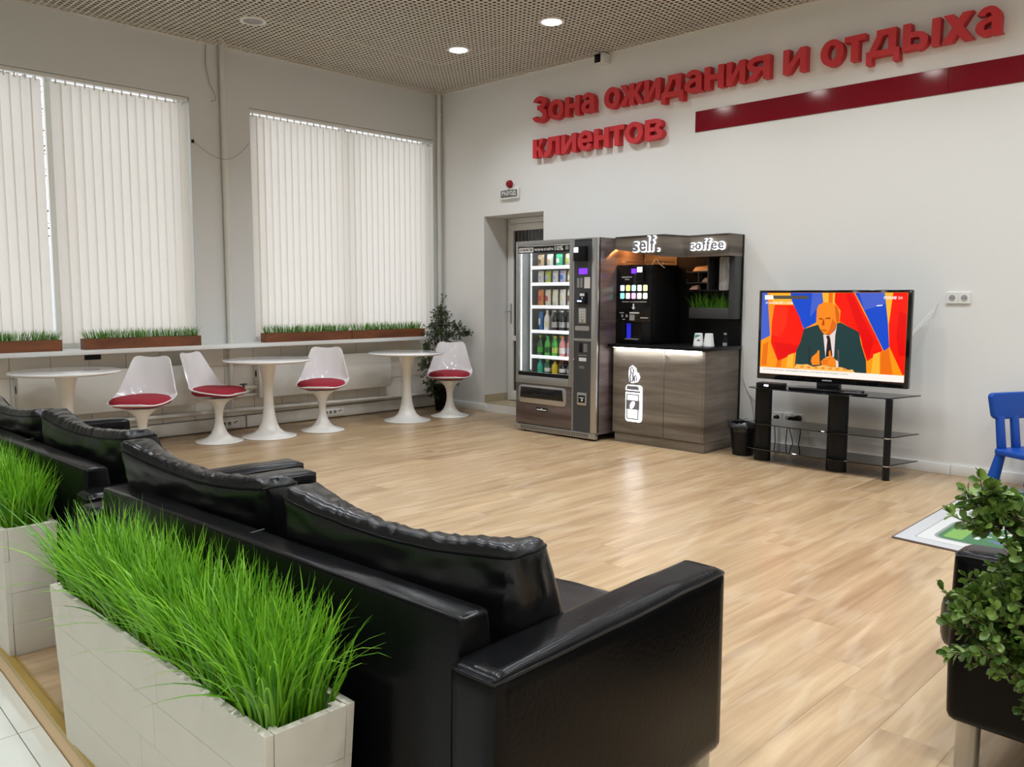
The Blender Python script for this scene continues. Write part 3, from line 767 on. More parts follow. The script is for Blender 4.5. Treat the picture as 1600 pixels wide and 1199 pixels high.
def sofa_at(label, cx, cy, rz, seed, group, tops=((.82, .79), (.80, .78))):
    t = thing('leather_sofa', label, 'sofa', (cx, cy, 0), rz, group)
    rg = random.Random(seed)
    # frame and back
    mb = MB(); mb.box(-.825, -.385, .135, .825, .40, .30); obj('seat_frame', mb, m_leather2, t, w=False, bevel=.012)
    mb = MB(); mb.hexa([(-.826, -.40, .12), (.826, -.40, .12), (.826, -.24, .12), (-.826, -.24, .12), (-.826, -.40, .69), (.826, -.40, .69), (.826, -.315, .69), (-.826, -.315, .69)])
    bk = obj('back', mb, m_leather2, t, w=False, bevel=.014, segs=3)
    mb = MB(); mb.tube([(-.815, -.396, .686), (.815, -.396, .686), (.823, -.385, .684), (.823, -.33, .684)], .0032, 6); mb.tube([(0, -.4, .60), (0, -.397, .686), (0, -.315, .6905)], .0025, 6); obj('piping', mb, m_leather, bk, w=False)
    for s in (-1, 1):
        hx, hy, hz, r, bu = .0625, .43, .24, .022, .008
        def df(pos, p, s=s):
            n = noise.noise(Vector((pos.x*6+s*9, pos.y*9, pos.z*6)))*.003*(p[2] > .2)
            return Vector((s*(.95-hx)+pos.x, pos.y-.005+.0, .38+pos.z+n))
        mb = soft_box(hx, hy, hz, r, bu, 10, 40, 22, df); a = obj('arm', mb, m_leather2, t, w=False, angle=60)
        z = .955
        mb = seam(hx, hy, hz, r, bu, df, [(-1, -1, z), (1, -1, z), (1, 1, z), (-1, 1, z), (-1, -1, z)], .003); obj('piping', mb, m_leather, a, w=False)
        for yy in (-.37, .375):
            mb = MB(); mb.tube([(s*.905, yy, 0), (s*.905, yy, .14)], .031, 20); obj('leg', mb, m_steel, t, w=False, label='silver round leg')
        # seat cushion
        hx, hy, hz = .412, .355, .085
        def dc(pos, p, s=s):
            n = noise.noise(Vector((pos.x*5+s*3+seed, pos.y*5, pos.z*4)))*.008 + noise.noise(Vector((pos.x*14, pos.y*30+s, seed)))*.0025
            return Vector((s*.4125+pos.x, .135+pos.y, .365+pos.z+n))
        mb = soft_box(hx, hy, hz, .035, .02, 26, 22, 8, dc); obj('seat_cushion', mb, m_leather, t, w=False, angle=75)
        # back cushion, slumped and creased
        hx, hy, hz, r, bu = .378, .105, .190, .034, .018
        z0, z1 = tops[0 if s < 0 else 1]; yw = R(4.3); sd = rg.uniform(0, 50)
        def db(pos, p, s=s, z0=z0, z1=z1, yw=yw, sd=sd):
            q = pos.copy(); fx = p[0]
            top = max(0, (p[2]+.3)/1.3)
            # wedge: thin along the top, full below; the rear side stays upright
            q.y = -.105+(q.y+.105)*(1-.42*top**1.3)
            # top line from one end to the other, sagging between
            q.z += top*(z0+(z1-z0)*(fx+1)/2 - .767 - .034*(1-fx*fx))
            q.z -= top*.055*(1-fx*fx)*(p[1]+1)/2
            q.y -= top*(.047 if s < 0 else .010)
            q.y += top*.012*noise.noise(Vector((fx*1.4+sd, 0, 0)))
            # creases across the top, ripples along the rear just below the seam, folds at the ends
            c1 = noise.noise(Vector((q.x*20+sd+q.y*14, q.y*6, 0))); c2 = noise.noise(Vector((q.x*60+sd+q.y*34, q.y*8, 3)))
            if p[2] > .9: q.z += (c1*.0032+c2*.0058)*(1-.3*abs(fx))
            else: q.z += c1*.002*top
            if p[1] < -.9 and p[2] > -.6:
                k = math.exp(-((p[2]-.55)/.38)**2)
                q.y += k*(.008*noise.noise(Vector((q.x*5+sd, 1, q.z*30))) + .005*noise.noise(Vector((q.x*12+sd, 4, q.z*60)))) + .006*noise.noise(Vector((q.x*4+sd, 7, q.z*6)))
            if abs(p[0]) > .98: q.x += .014*noise.noise(Vector((q.y*14, q.z*12+sd, 2)))*(1-abs(p[1]))
            x, y = q.x*math.cos(yw)-q.y*math.sin(yw), q.x*math.sin(yw)+q.y*math.cos(yw)
            return Vector((.445*s-.006+x, -.168+y, .598+q.z))
        mb = soft_box(hx, hy, hz, r, bu, 96, 14, 24, db); c = obj('back_cushion', mb, m_leather, t, w=False, angle=75)
        z = .80
        mb = seam(hx, hy, hz, r, bu, db, [(-1, 1, .86), (-1, -1, .86), (1, -1, .86), (1, 1, .86), (-1, 1, .86)], .0034); obj('piping', mb, m_leather2, c, w=False)
    return t
s1 = sofa_at('black leather two-seat sofa nearest the camera, behind the white grass planter', 5.715, -5.254, R(2), 3, 'black leather sofas')
s2 = sofa_at('black leather two-seat sofa at the left edge, next beyond the nearest sofa', 3.735, -5.227, R(.5), 8, 'black leather sofas', ((.81, .79), (.81, .79)))
s3 = sofa_at('black leather sofa at the right edge, its end behind the boxwood', 7.435, -3.285, R(90), 5, 'black leather sofas')

# ================================================================ WHITE FLOOR PLANTERS
def floor_planter(label, x0, x1, yf, yb, zt, seed, n):
    t = thing('white_board_planter', label, 'planter', ((x0+x1)/2, (yf+yb)/2, 0), 0, 'white board planters along the step')
    k = .018; tp = .035                          # board thickness, taper over the height
    rg = random.Random(seed); nb = 4
    def X(z, s): return (x0+tp*(1-z/zt)) if s < 0 else (x1-tp*(1-z/zt))
    def Y(z, s): return (yf+.012*(1-z/zt)) if s < 0 else (yb-.012*(1-z/zt))
    for i in range(nb):
        za, zb = zt*i/nb+.0003, zt*(i+1)/nb-.0003
        for s in (-1, 1):     # long faces, in two lengths
            m_ = rg.uniform(.35, .65); j = rg.uniform(-.0015, .0015)
            for f0, f1 in ((0, m_), (m_, 1)):
                mb = MB(); pts = []
                for z in (za, zb):
                    xa, xb = X(z, -1), X(z, 1); a, b = xa+(xb-xa)*f0+.0006, xa+(xb-xa)*f1-.0006; ya = Y(z, s)+j
                    q = ya+k if s < 0 else ya-k
                    lo, hi = min(ya, q), max(ya, q)
                    pts += [(a, lo, z), (b, lo, z), (b, hi, z), (a, hi, z)]
                mb.hexa(pts); obj('board', mb, m_board, t, bevel=.0007, segs=1)
        for s in (-1, 1):     # ends
            mb = MB(); pts = []; j = rg.uniform(0, .0015)
            for z in (za, zb):
                xa = X(z, s); lo, hi = (xa, xa+k) if s < 0 else (xa-k, xa); pts += [(lo+s*j, Y(z, -1)+k+.001, z), (hi+s*j, Y(z, -1)+k+.001, z), (hi+s*j, Y(z, 1)-k-.001, z), (lo+s*j, Y(z, 1)-k-.001, z)]
            mb.hexa(pts); obj('end_board', mb, m_board, t, bevel=.0007, segs=1)
    mb = MB(); mb.box(x0+tp+k, yf+.012+k, .01, x1-tp-k, yb-.012-k, zt-.05); obj('filling', mb, m_soil, t)
    # inner corner battens seen at the rim
    for xx in (x0+k+.002, x1-k-.022):
        mb = MB(); mb.box(xx+(.0), yf+k+.002, zt-.15, xx+.02, yf+k+.022, zt-.004); obj('corner_batten', mb, m_board, t)
        mb = MB(); mb.box(xx, yb-k-.022, zt-.15, xx+.02, yb-k-.002, zt-.004); obj('corner_batten', mb, m_board, t)
    mb = MB(); blades(mb, n, x0+k+.025, x1-k-.02, yf+k+.006, yb-k-.006, zt-.055, .19, .335, .0052, .46, rg, 7, .55, .5)
    # a few long stray blades over the front
    for q in range(9):
        x = x0+.15+(x1-x0-.25)*q/8; blades(mb, 1, x-.02, x+.02, yf+k+.006, yf+k+.03, zt-.03, .22, .30, .008, .1, rg, 7, 0, .5)
        vs = mb.v[-16:]
        for s_ in range(8):
            f = s_/7
            for e in (0, 1):
                v = vs[2*s_+e]; mb.v[-16+2*s_+e] = (v[0]-.10*f*f, v[1]-.20*f**1.3, v[2]-.17*f*f)
    mb.v = [(v[0], min(v[1], yb+.002), v[2]) for v in mb.v]
    obj('grass', mb, m_grass, t, kind='stuff')
floor_planter('long white board planter with tall bright grass in the near left foreground', 5.078, 6.308, -5.901, -5.697, .465, 6, 2600)
floor_planter('white board planter with tall grass cut off at the left edge', 3.16, 4.40, -5.848, -5.665, .480, 7, 2600)
# ================================================================ SIGN WALL: letters, stripe, exit sign, sensor
t = thing('wall_sign', 'red raised Cyrillic lettering on the white wall, two lines', 'sign', (3.6, 0, 2.75))
L1 = [('З',1.566,1.765),('о',1.778,1.985),('н',2.003,2.195),('а',2.216,2.391),('о',2.501,2.690),('ж',2.690,2.962),('и',2.970,3.150),('д',3.160,3.395),('а',3.403,3.592),('н',3.608,3.800),('и',3.822,4.000),('я',4.012,4.221),
      ('и',4.339,4.536),('о',4.652,4.838),('т',4.842,5.004),('д',5.011,5.255),('ы',5.275,5.534),('х',5.545,5.752),('а',5.762,5.935)]
L2 = [('к',1.566,1.722),('л',1.726,1.940),('и',1.958,2.155),('е',2.174,2.362),('н',2.382,2.565),('т',2.572,2.748),('о',2.754,2.965),('в',2.985,3.182)]
def arc(cx, cz, rx, rz, tx, tz, a0, a1, n=14):
    """part of a thick elliptical ring as one polygon"""
    o = [(cx+rx*math.cos(R(a0+(a1-a0)*k/n)), cz+rz*math.sin(R(a0+(a1-a0)*k/n))) for k in range(n+1)]
    q = [(cx+(rx-tx)*math.cos(R(a0+(a1-a0)*k/n)), cz+(rz-tz)*math.sin(R(a0+(a1-a0)*k/n))) for k in range(n, -1, -1)]
    return o+q
def bx(x0, z0, x1, z1): return [(x0, z0), (x1, z0), (x1, z1), (x0, z1)]
def glyph(ch, w, h):
    """polygons of a bold upright letter, w wide, h = height of a small letter"""
    t, b = .058, .044
    ring = lambda cx, cz, rx, rz: [arc(cx, cz, rx, rz, t, b, 0, 180), arc(cx, cz, rx, rz, t, b, 180, 360)]
    if ch == 'о': return ring(w/2, h/2, w/2, h/2+.006)
    if ch == 'н': return [bx(0, 0, t, h), bx(w-t, 0, w, h), bx(t, .40*h, w-t, .40*h+b)]
    if ch == 'и': return [bx(0, 0, t*.92, h), bx(w-t*.92, 0, w, h), [(t*.92, 0), (w-t*.92, .60*h), (w-t*.92, h), (t*.92, .40*h)]]
    if ch == 'т': return [bx(0, h-b, w, h), bx(w/2-t/2, 0, w/2+t/2, h-b)]
    if ch == 'к': return [bx(0, 0, t, h), [(t, .38*h), (t+.018, .36*h), (.60*w, .50*h), (w-.004, h), (w-.068, h), (t+.030, .60*h), (t, .60*h)], [(t+.018, .37*h), (w-.072, 0), (w, 0), (.60*w, .56*h)]]
    if ch == 'л': return [bx(w-t, 0, w, h), bx(.26*w, h-b, w-t, h), [(.26*w, h-b), (.26*w+t*.9, h-b), (.26*w+t*.85, .35*h), (.26*w+t*.5, .12*h), (.26*w, .02*h), (.10*w, -.012), (0, -.006), (0, .21*h), (.10*w, .22*h), (.21*w, .42*h)]]
    if ch == 'д': return [bx(.0, 0, w, b), bx(0, -.052, t*.78, 0), bx(w-t*.78, -.052, w, 0), bx(w-t*1.45, b, w-t*.45, h), bx(.30*w, h-b, w-t*1.45, h), [(.09*w, b), (.09*w+t*.95, b), (.30*w+t*.80, h-b), (.30*w, h-b)]]
    if ch == 'а': return [[(w-t-.012, 0), (w, 0), (w-.012, .12*h), (w-.012, .66*h), (w-t-.012, .66*h), (w-t-.012, .0*h)], arc(w*.47, .66*h, w*.47-.006+.0, .36*h, t*.95, b*.95, 0, 165), arc(w*.40, .295*h, w*.40, .305*h, t*.95, b*.85, 75, 330), [(w*.34, .60*h), (w-t-.010, .66*h), (w-t-.010, .47*h), (w*.40, .41*h)], [(w*.55, .0*h+.018), (w-t-.008, .14*h), (w-t-.008, .36*h), (w*.66, .18*h)]]
    if ch == 'е': return [arc(w/2, h/2, w/2, h/2+.006, t, b, 0, 180), arc(w/2, h/2, w/2, h/2+.006, t, b, 180, 335), bx(t*.6, h/2-b*.45, w-.002, h/2+b*.45)]
    if ch == 'в': return [bx(0, 0, t, h), bx(t, 0, w*.62, b*.9), bx(t, h-b*.9, w*.58, h), bx(t, h/2-b*.42, w*.6, h/2+b*.42), arc(w*.58, .745*h, w*.36, .255*h, t*.9, b*.9, -90, 90), arc(w*.62, .27*h, w*.38, .27*h, t*.95, b*.9, -90, 90)]
    if ch == 'З': return [arc(w*.46, .74*h*1.36, w*.46, .26*h*1.40, t, b, -80, 165), arc(w*.47, .265*h*1.36, w*.51, .285*h*1.36, t, b, -168, 82), bx(w*.30, .48*h*1.36, w*.62, .48*h*1.36+b)]
    if ch == 'ж': return [bx(w/2-t*.5, 0, w/2+t*.5, h)] + [[(w/2+s*t*.5, .36*h), (w/2+s*t*.5, .62*h), (w/2+s*(w*.5-.064), h), (w/2+s*(w*.5-.002), h), (w/2+s*w*.235, .50*h)] for s in (-1, 1)] + [[(w/2+s*t*.55, .58*h), (w/2+s*w*.225, .56*h), (w/2+s*w*.5, 0), (w/2+s*(w*.5-.066), 0), (w/2+s*t*.5, .40*h)] for s in (-1, 1)]
    if ch == 'х': return [[(0, 0), (.070, 0), (w-.006, h), (w-.074, h)], [(.006, h), (.074, h), (w, 0), (w-.070, 0)]]
    if ch == 'я': return [bx(w-t, 0, w, h), bx(w*.42, h-b*.9, w-t, h), bx(w*.42, .36*h, w-t, .36*h+b*.9), arc(w*.44, .68*h, w*.42, .32*h, t*.95, b*.9, 90, 270), [(0, 0), (.066, 0), (w*.66, .38*h), (w*.36, .40*h)]]
    if ch == 'ы': q = w-t-.022; return [bx(0, 0, t, h), bx(w-t, 0, w, h), bx(t, 0, q*.60, b*.9), bx(t, .56*h-b*.45, q*.60, .56*h+b*.45), arc(q*.60, .30*h, q*.40, .30*h+b*.22, t*.95, b*.9, -90, 90)]
def letter(ch, x0, x1, zb, xh):
    mb = MB()
    for k, pl in enumerate(glyph(ch, x1-x0, xh)): mb.prism_y([(x0+a, zb+c_) for a, c_ in pl], -.072-.00004*k, -.001)
    o = obj('letter', mb, m_letter, t, angle=30)
for ch, a, b in L1: letter(ch, a, b, 3.108, .190)
for ch, a, b in L2: letter(ch, a, b, 2.752, .186)
t = thing('wall_stripe', 'glossy dark red horizontal panel stripe on the white wall', 'wall panel', (6, 0, 2.77))
for a, b in ((3.486, 5.585), (5.587, 7.9), (7.902, 9.8)):
    mb = MB(); mb.box(a, -.008, 2.772, b, 0, 2.952); obj('panel', mb, m_stripe, t, bevel=.0015, segs=1)
t = thing('exit_sign', 'small grey exit sign above the door, white Cyrillic word on it', 'sign', (1.18, 0, 2.36))
mb = MB(); mb.box(1.035, -.03, 2.366, 1.318, 0, 2.478); obj('case', mb, m_white, t, bevel=.004)
mb = MB(); mb.box(1.055, -.033, 2.386, 1.300, -.029, 2.462); p = obj('face', mb, mat('grey_green_sign_face', (.13, .14, .12), .4), t)
text_wall('lettering', 'ВЫХОД', m_print, p, 1.075, 1.282, 2.396, 2.452, -.033, .0015, .03)
t = thing('alarm_lamp', 'small red dome alarm lamp above the exit sign', 'alarm lamp', (1.19, 0, 2.49))
mb = MB(); mb.tube([(1.19, 0, 2.525), (1.19, -.02, 2.525)], .045, 24); obj('base', mb, m_white, t)
mb = MB(); mb.tube([(1.19, -.02, 2.525), (1.19, -.045, 2.525), (1.19, -.065, 2.525), (1.19, -.075, 2.525)], [.042, .040, .028, .01], 24); obj('dome', mb, mat('red_lamp_dome', (.28, .004, .012), .15), t)
t = thing('wall_sensor', 'small white sensor box with a black face under the ceiling edge', 'sensor', (2.46, 0, 3.56))
mb = MB(); mb.box(2.42, -.10, 3.545, 2.515, 0, 3.638); obj('case', mb, m_white, t, bevel=.006)
mb = MB(); mb.box(2.405, -.106, 3.553, 2.475, -.099, 3.632); obj('lens', mb, m_black, t, bevel=.003)
def socket_plate(label, xs, z, y=0, plugged=False):
    t = thing('wall_socket', label, 'socket', ((xs[0]+xs[-1])/2, 0, z))
    for x in xs:
        mb = MB(); mb.prism_y(rrect(x-.040, z-.042, x+.040, z+.042, .006), -.012, 0); p = obj('frame', mb, m_white, t, bevel=.002, segs=1)
        mb = MB(); mb.tube([(x, -.0115, z), (x, -.0135, z)], .027, 24); obj('ring', mb, m_white, p)
        mb = MB(); mb.tube([(x, -.013, z), (x, -.0142, z)], .022, 24); r_ = obj('well', mb, m_grey, p)
        for s in (-1, 1):
            mb = MB(); mb.tube([(x+s*.0095, -.014, z), (x+s*.0095, -.0152, z)], .0032, 8); obj('hole', mb, m_black, p)
    return t
socket_plate('white double wall socket, empty, to the right of the television', [5.692, 5.773], 1.305)
socket_plate('white wall socket row behind the television stand, with plugs in it', [4.365, 4.455, 4.545], .293)
t = thing('power_plug', 'black round plug in the left socket behind the stand', 'plug', (4.365, -.014, .29))
mb = MB(); mb.tube([(4.365, -.0155, .293), (4.365, -.05, .293), (4.365, -.055, .28)], [.021, .018, .012], 12); mb.tube([(4.365, -.05, .285), (4.365, -.055, .23), (4.367, -.05, .18), (4.375, -.05, .02), (4.400, -.10, .006)], .004, 6); obj('body', mb, m_black, t)
t = thing('power_adapter', 'black double power adapter in the right socket behind the stand', 'plug', (4.545, -.014, .29))
mb = MB(); mb.tube([(4.500, -.016, .285), (4.500, -.06, .285)], .024, 12); mb.tube([(4.560, -.016, .30), (4.560, -.065, .30)], .028, 12); mb.box(4.490, -.06, .275, 4.575, -.03, .315)
mb.tube([(4.485, -.05, .27), (4.480, -.06, .2), (4.470, -.06, .05), (4.480, -.11, .006)], .004, 6); mb.tube([(4.580, -.06, .28), (4.600, -.06, .2), (4.580, -.06, .05), (4.6, -.10, .006)], .004, 6); mb.tube([(4.480, -.05, .27), (4.530, -.06, .12), (4.550, -.07, .006)], .004, 6); obj('body', mb, m_black, t)

# ================================================================ SNACK VENDING MACHINE
VY = -.743
t = thing('vending_machine', 'tall snack vending machine with a lit glass front, beside the door', 'vending machine', (2.48, -.39, 0))
vm = t
m_in = mat('vending_interior', (.34, .35, .34), .5)
mb = MB(); mb.box(2.962, -.72, .06, 2.984, -.035, 1.836); obj('side_panel', mb, m_ash2, t, bevel=.002, label='purple-brown wood grain side panel')
mb = MB(); mb.box(1.976, -.72, .06, 1.996, -.035, 1.836); obj('side_panel', mb, m_ash2, t, bevel=.002)
mb = MB(); mb.box(1.996, -.72, 1.80, 2.962, -.035, 1.834); mb.box(1.996, -.055, .06, 2.962, -.035, 1.80); mb.box(1.996, -.70, .06, 2.68, -.055, .50); mb.box(2.68, -.715, .06, 2.962, -.055, 1.80)
obj('cabinet_body', mb, m_alu, t)
mb = MB(); mb.box(1.997, -.70, .50, 2.003, -.06, 1.799); mb.box(2.003, -.075, .50, 2.68, -.056, 1.799); mb.box(2.674, -.70, .50, 2.679, -.08, 1.799); mb.box(2.003, -.70, .501, 2.674, -.08, .510)
obj('interior_lining', mb, m_in, t)
for a in ((1.976, .474, 2.006, 1.836), (2.655, .474, 2.692, 1.836), (2.006, 1.786, 2.655, 1.836), (2.006, .474, 2.655, .548)):
    mb = MB(); mb.box(a[0], VY, a[1], a[2], -.70, a[3]); obj('door_frame_bar', mb, m_alu, t, bevel=.003)
mb = MB(); mb.box(2.004, -.728, .546, 2.657, -.722, 1.788); obj('pane', mb, m_glass, t)
mb = MB(); mb.box(2.008, -.736, 1.722, 2.653, -.730, 1.785); hd = obj('header_strip', mb, m_black, t)
mb = MB(); mb.prism_y(rrect(2.014, 1.730, 2.200, 1.774, .006), -.7385, -.736); pl = obj('plate', mb, m_print, hd)
text_wall('lettering', 'установи Эйд', m_black, pl, 2.024, 2.192, 1.738, 1.768, -.7385, .001, .012)
text_wall('lettering', 'получи кэшбэк', m_print, hd, 2.214, 2.455, 1.734, 1.768, -.736, .001, .025)
text_wall('lettering', '10%', m_print, hd, 2.470, 2.575, 1.736, 1.778, -.736, .001, .03)
mb = MB(); mb.prism_y(rrect(2.60, 1.738, 2.640, 1.778, .004), -.738, -.736); obj('plate', mb, m_printd, hd)
mb = MB(); mb.box(2.008, -.735, .549, 2.653, -.729, .585); obj('lower_strip', mb, m_black, t)
em_shelf = mat('self_lit_price_rail', (.85, .87, .88), .4, emis=(.9, .97, 1), estr=.55)  # rails are no lamps; their glow stands in for the showcase light
SH = [1.592, 1.434, 1.215, .977, .731, .560]
for z in SH:
    mb = MB(); mb.box(2.085, -.60, z-.012, 2.668, -.10, z-.004); s_ = obj('shelf', mb, m_in, t)
    mb = MB(); mb.box(2.075, -.625, z-.020, 2.668, -.600, z+.012); obj('price_rail', mb, em_shelf if z > .6 else m_white, s_, bevel=.003, label='white price rail')
em_led = emit('led_strip_glow', (.85, .95, 1), 3.5)
mb = MB()
for i in range(72): z = .60+i*.0158; mb.box(2.050, -.612, z, 2.056, -.606, z+.006)
mbp = MB(); mbp.box(2.040, -.606, .58, 2.068, -.600, 1.74); p = obj('light_strip', mbp, m_grey, t); obj('led', mb, em_led, p, kind='stuff')
for px in (2.008, 2.648):
    mb = MB(); mb.box(px, -.700, .59, px+.004, -.696, 1.72); obj('fill_tube', mb, emit('cool_fill_glow', (.88, .96, 1), 5) if px < 2.1 else MATS['cool_fill_glow'], t)  # edge tubes added to light the goods
mb = MB(); mb.box(2.06, -.70, 1.760, 2.64, -.69, 1.768); obj('fill_tube', mb, emit('top_fill_glow', (.92, .98, 1), 30), t)  # hidden extra tube behind the header, added to brighten the goods
mb = MB(); mb.box(2.650, -.690, .60, 2.660, -.684, 1.70); obj('fill_tube', mb, emit('side_fill_glow', (.92, .98, 1), 16), t)  # second hidden tube at the right side, added for brighter goods
# lower door, hatch, badge
mb = MB(); mb.box(1.978, VY+.004, .080, 2.690, -.70, .470); obj('lower_door', mb, m_ash2, t, bevel=.002)
mb = MB(); o_ = rrect(2.022, .305, 2.630, .452, .035); mb.prism_y(rrect(2.022, .285, 2.634, .458, .04), VY-.006, VY+.005); hf = obj('hatch_frame', mb, m_steel, t, bevel=.003)
mb = MB(); mb.prism_y([(2.045, .335), (2.600, .335), (2.585, .440), (2.055, .440)], VY-.010, VY-.005); obj('hatch_flap', mb, m_blackg, hf, bevel=.002)
mb = MB(); mb.box(2.255, VY-.002, .218, 2.392, VY+.005, .250); bd = obj('badge', mb, m_black, t)
mb = MB(); mb.box(2.262, VY-.003, .226, 2.386, VY-.002, .236); mb.box(2.315, VY-.003, .238, 2.332, VY-.002, .246); obj('print', mb, m_print, bd)
mb = MB(); mb.box(1.985, VY, .018, 2.975, -.70, .072); gr = obj('plinth_grille', mb, m_steel, t, bevel=.002)
mb = MB()
for i in range(44): x = 2.05+i*.0195; mb.box(x, VY-.0015, .027, x+.008, VY+.001, .063)
obj('slot', mb, m_dark, gr, kind='stuff')
mb = MB()
for x in (2.03, 2.93):
    for y in (-.66, -.10): mb.tube([(x, y, 0), (x, y, .062)], .022, 10)
obj('foot', mb, m_black, t)
# service column
for a in ((2.694, .074, 2.714, 1.834), (2.918, .074, 2.984, 1.834), (2.714, .905, 2.918, .930), (2.714, 1.822, 2.918, 1.834)):
    mb = MB(); mb.box(a[0], VY, a[1], a[2], -.70, a[3]); obj('column_frame_bar', mb, m_alu if a[0] < 2.9 else m_steel, t, bevel=.003)
mb = MB(); mb.box(2.714, VY+.004, .93, 2.918, -.70, 1.822); up_ = obj('control_panel', mb, m_dark, t)
mb = MB(); mb.box(2.714, VY+.004, .074, 2.918, -.70, .905); lo_ = obj('lower_panel', mb, m_dark, t)
F_ = VY+.004
mb = MB(); mb.box(2.742, F_-.055, 1.628, 2.870, F_, 1.760); cr_ = obj('card_reader', mb, m_black, up_, bevel=.006)
mb = MB(); mb.box(2.752, F_-.058, 1.705, 2.800, F_-.054, 1.750); obj('reader_screen', mb, emit('white_screen_glow', (.9, .95, 1), 1.6), up_)
mb = MB(); mb.box(2.770, F_-.004, 1.512, 2.866, F_, 1.564); obj('display', mb, emit('violet_display_glow', (.16, .03, .95), 1.5), up_)
mb = MB(); mb.box(2.746, F_-.001, 1.392, 2.774, F_, 1.478); mb.box(2.786, F_-.001, 1.392, 2.810, F_, 1.478); obj('print', mb, m_printd, up_)
mb = MB(); mb.box(2.832, F_-.002, 1.385, 2.898, F_, 1.485); obj('sticker', mb, m_print, up_)
mb = MB(); mb.box(2.762, F_-.03, 1.245, 2.870, F_, 1.262); mb.box(2.778, F_-.006, 1.262, 2.846, F_, 1.348); mb.box(2.850, F_-.02, 1.262, 2.868, F_, 1.348); obj('bill_acceptor', mb, m_black, up_, bevel=.002)
mb = MB(); mb.box(2.784, F_-.0075, 1.315, 2.838, F_-.006, 1.340); mb.prism_y([(2.800, 1.303), (2.811, 1.290), (2.822, 1.303)], F_-.0075, F_-.006); obj('print', mb, m_print, up_)
mb = MB(); mb.box(2.776, F_-.0315, 1.264, 2.790, F_-.02, 1.276); mb.box(2.802, F_-.0315, 1.264, 2.816, F_-.02, 1.276); obj('indicator', mb, emit('blue_white_indicator', (.5, .6, 1), 3), up_)
mb = MB(); mb.box(2.772, F_-.006, 1.068, 2.862, F_, 1.208); kp = obj('keypad', mb, m_steel, up_, bevel=.002)
for r_ in range(5):
    for c_ in range(3):
        if r_ == 4 and c_ == 1: continue
        mb = MB(); x, z = 2.785+.025*c_, 1.180-.024*r_; mb.box(x, F_-.009, z, x+.014, F_-.006, z+.014); obj('key', mb, m_print, kp)
mb = MB(); mb.prism_y(rrect(2.730, 1.003, 2.896, 1.045, .01), F_-.004, F_); obj('coin_tray_plate', mb, m_steel, up_)
mb = MB(); mb.box(2.784, F_-.01, .805, 2.812, F_, .890); obj('lock_handle', mb, m_black, lo_, bevel=.003)
mb = MB()
for i in range(5): mb.box(2.832+.009*i, F_-.001, .81, 2.836+.009*i, F_, .885)
mb.box(2.77, F_-.001, .775, 2.87, F_, .782); mb.box(2.78, F_-.001, .672, 2.84, F_, .678); mb.box(2.78, F_-.001, .66, 2.84, F_, .665); obj('print', mb, m_printd, lo_)
mb = MB(); mb.box(2.778, F_-.0015, .725, 2.862, F_, .757); obj('sticker', mb, m_print, lo_)
mb = MB(); mb.tube([(2.722, F_, .74), (2.722, F_-.01, .74)], .010, 12); obj('lock', mb, m_chrome, lo_)
mb = MB(); mb.prism_y(rrect(2.762, .320, 2.876, .436, .012), F_-.006, F_); ct = obj('coin_return', mb, m_steel, lo_, bevel=.002)
mb = MB(); mb.box(2.782, F_-.008, .345, 2.856, F_-.005, .412); obj('coin_flap', mb, m_blackg, ct)
mb = MB(); mb.box(2.795, F_-.009, .385, 2.843, F_-.008, .393); mb.tube([(2.825, F_-.009, .368), (2.825, F_-.012, .368)], .010, 12); obj('print', mb, m_print, ct)
# goods behind the glass: one thing each
def snack_bag(x, z, wd, h, col, col2, label, group):
    nm = 'snack_%s' % col[0]
    mm_ = MATS.get(nm) or mat(nm, col[1], .3, var=.15, var_scale=40)
    mb = MB(); nx, nz = 6, 9; vs = []; Y0 = -.555
    for s in (-1, 1):
        for k in range(nz+1):
            for i in range(nx+1):
                u, v = -1+2*i/nx, -1+2*k/nz
                th = .026*(1-abs(u)**2.4)*(1-abs(v)**3.0)
                vs.append((x+u*wd/2*(1-.06*(1-abs(v))), Y0+s*th, z+.002+h*(v+1)/2))
    n1 = (nx+1)*(nz+1)
    for s in (0, 1):
        for k in range(nz):
            for i in range(nx): a = s*n1+k*(nx+1)+i; mb.f.append((a, a+1, a+nx+2, a+nx+1))
    mb.v = vs
    o = obj('snack_bag', mb, mm_, angle=70); tag(o, label, 'snack packet', group)
    m2 = MATS.get('snack_'+col2[0]) or mat('snack_'+col2[0], col2[1], .35)
    mb = MB(); mb.prism_y([(x-wd*.20, z+h*.30), (x+wd*.22, z+h*.36), (x+wd*.20, z+h*.62), (x-wd*.18, z+h*.68)], -.5825, -.572); obj('print', mb, m2, o, w=True)
    return o
def bottle(x, z, r, h, col, cap, lab, label, group):
    mk = lambda c: MATS.get('drink_'+c[0]) or mat('drink_'+c[0], c[1], .15, coat=.5)
    t = thing('drink_bottle', label, 'bottle', (x, -.56, z+.001), 0, group)
    mb = MB(); mb.lathe([(0, 0), (r*.9, 0), (r, .006), (r, h*.32), (r*.93, h*.36), (r, h*.42), (r*.98, h*.60), (r*.62, h*.76), (r*.40, h*.84), (r*.38, h*.93), (0, h*.93)], 16, (x, -.56, z+.0015), cap=False); obj('body', mb, mk(col), t)
    mb = MB(); mb.lathe([(0, h*.915), (r*.46, h*.915), (r*.46, h), (0, h)], 14, (x, -.56, z+.0015), cap=False); obj('cap', mb, mk(cap), t)
    mb = MB(); mb.lathe([(r*1.02, h*.20), (r*1.02, h*.46)], 16, (x, -.56, z+.0015), cap=False); obj('wrap_label', mb, mk(lab), t)
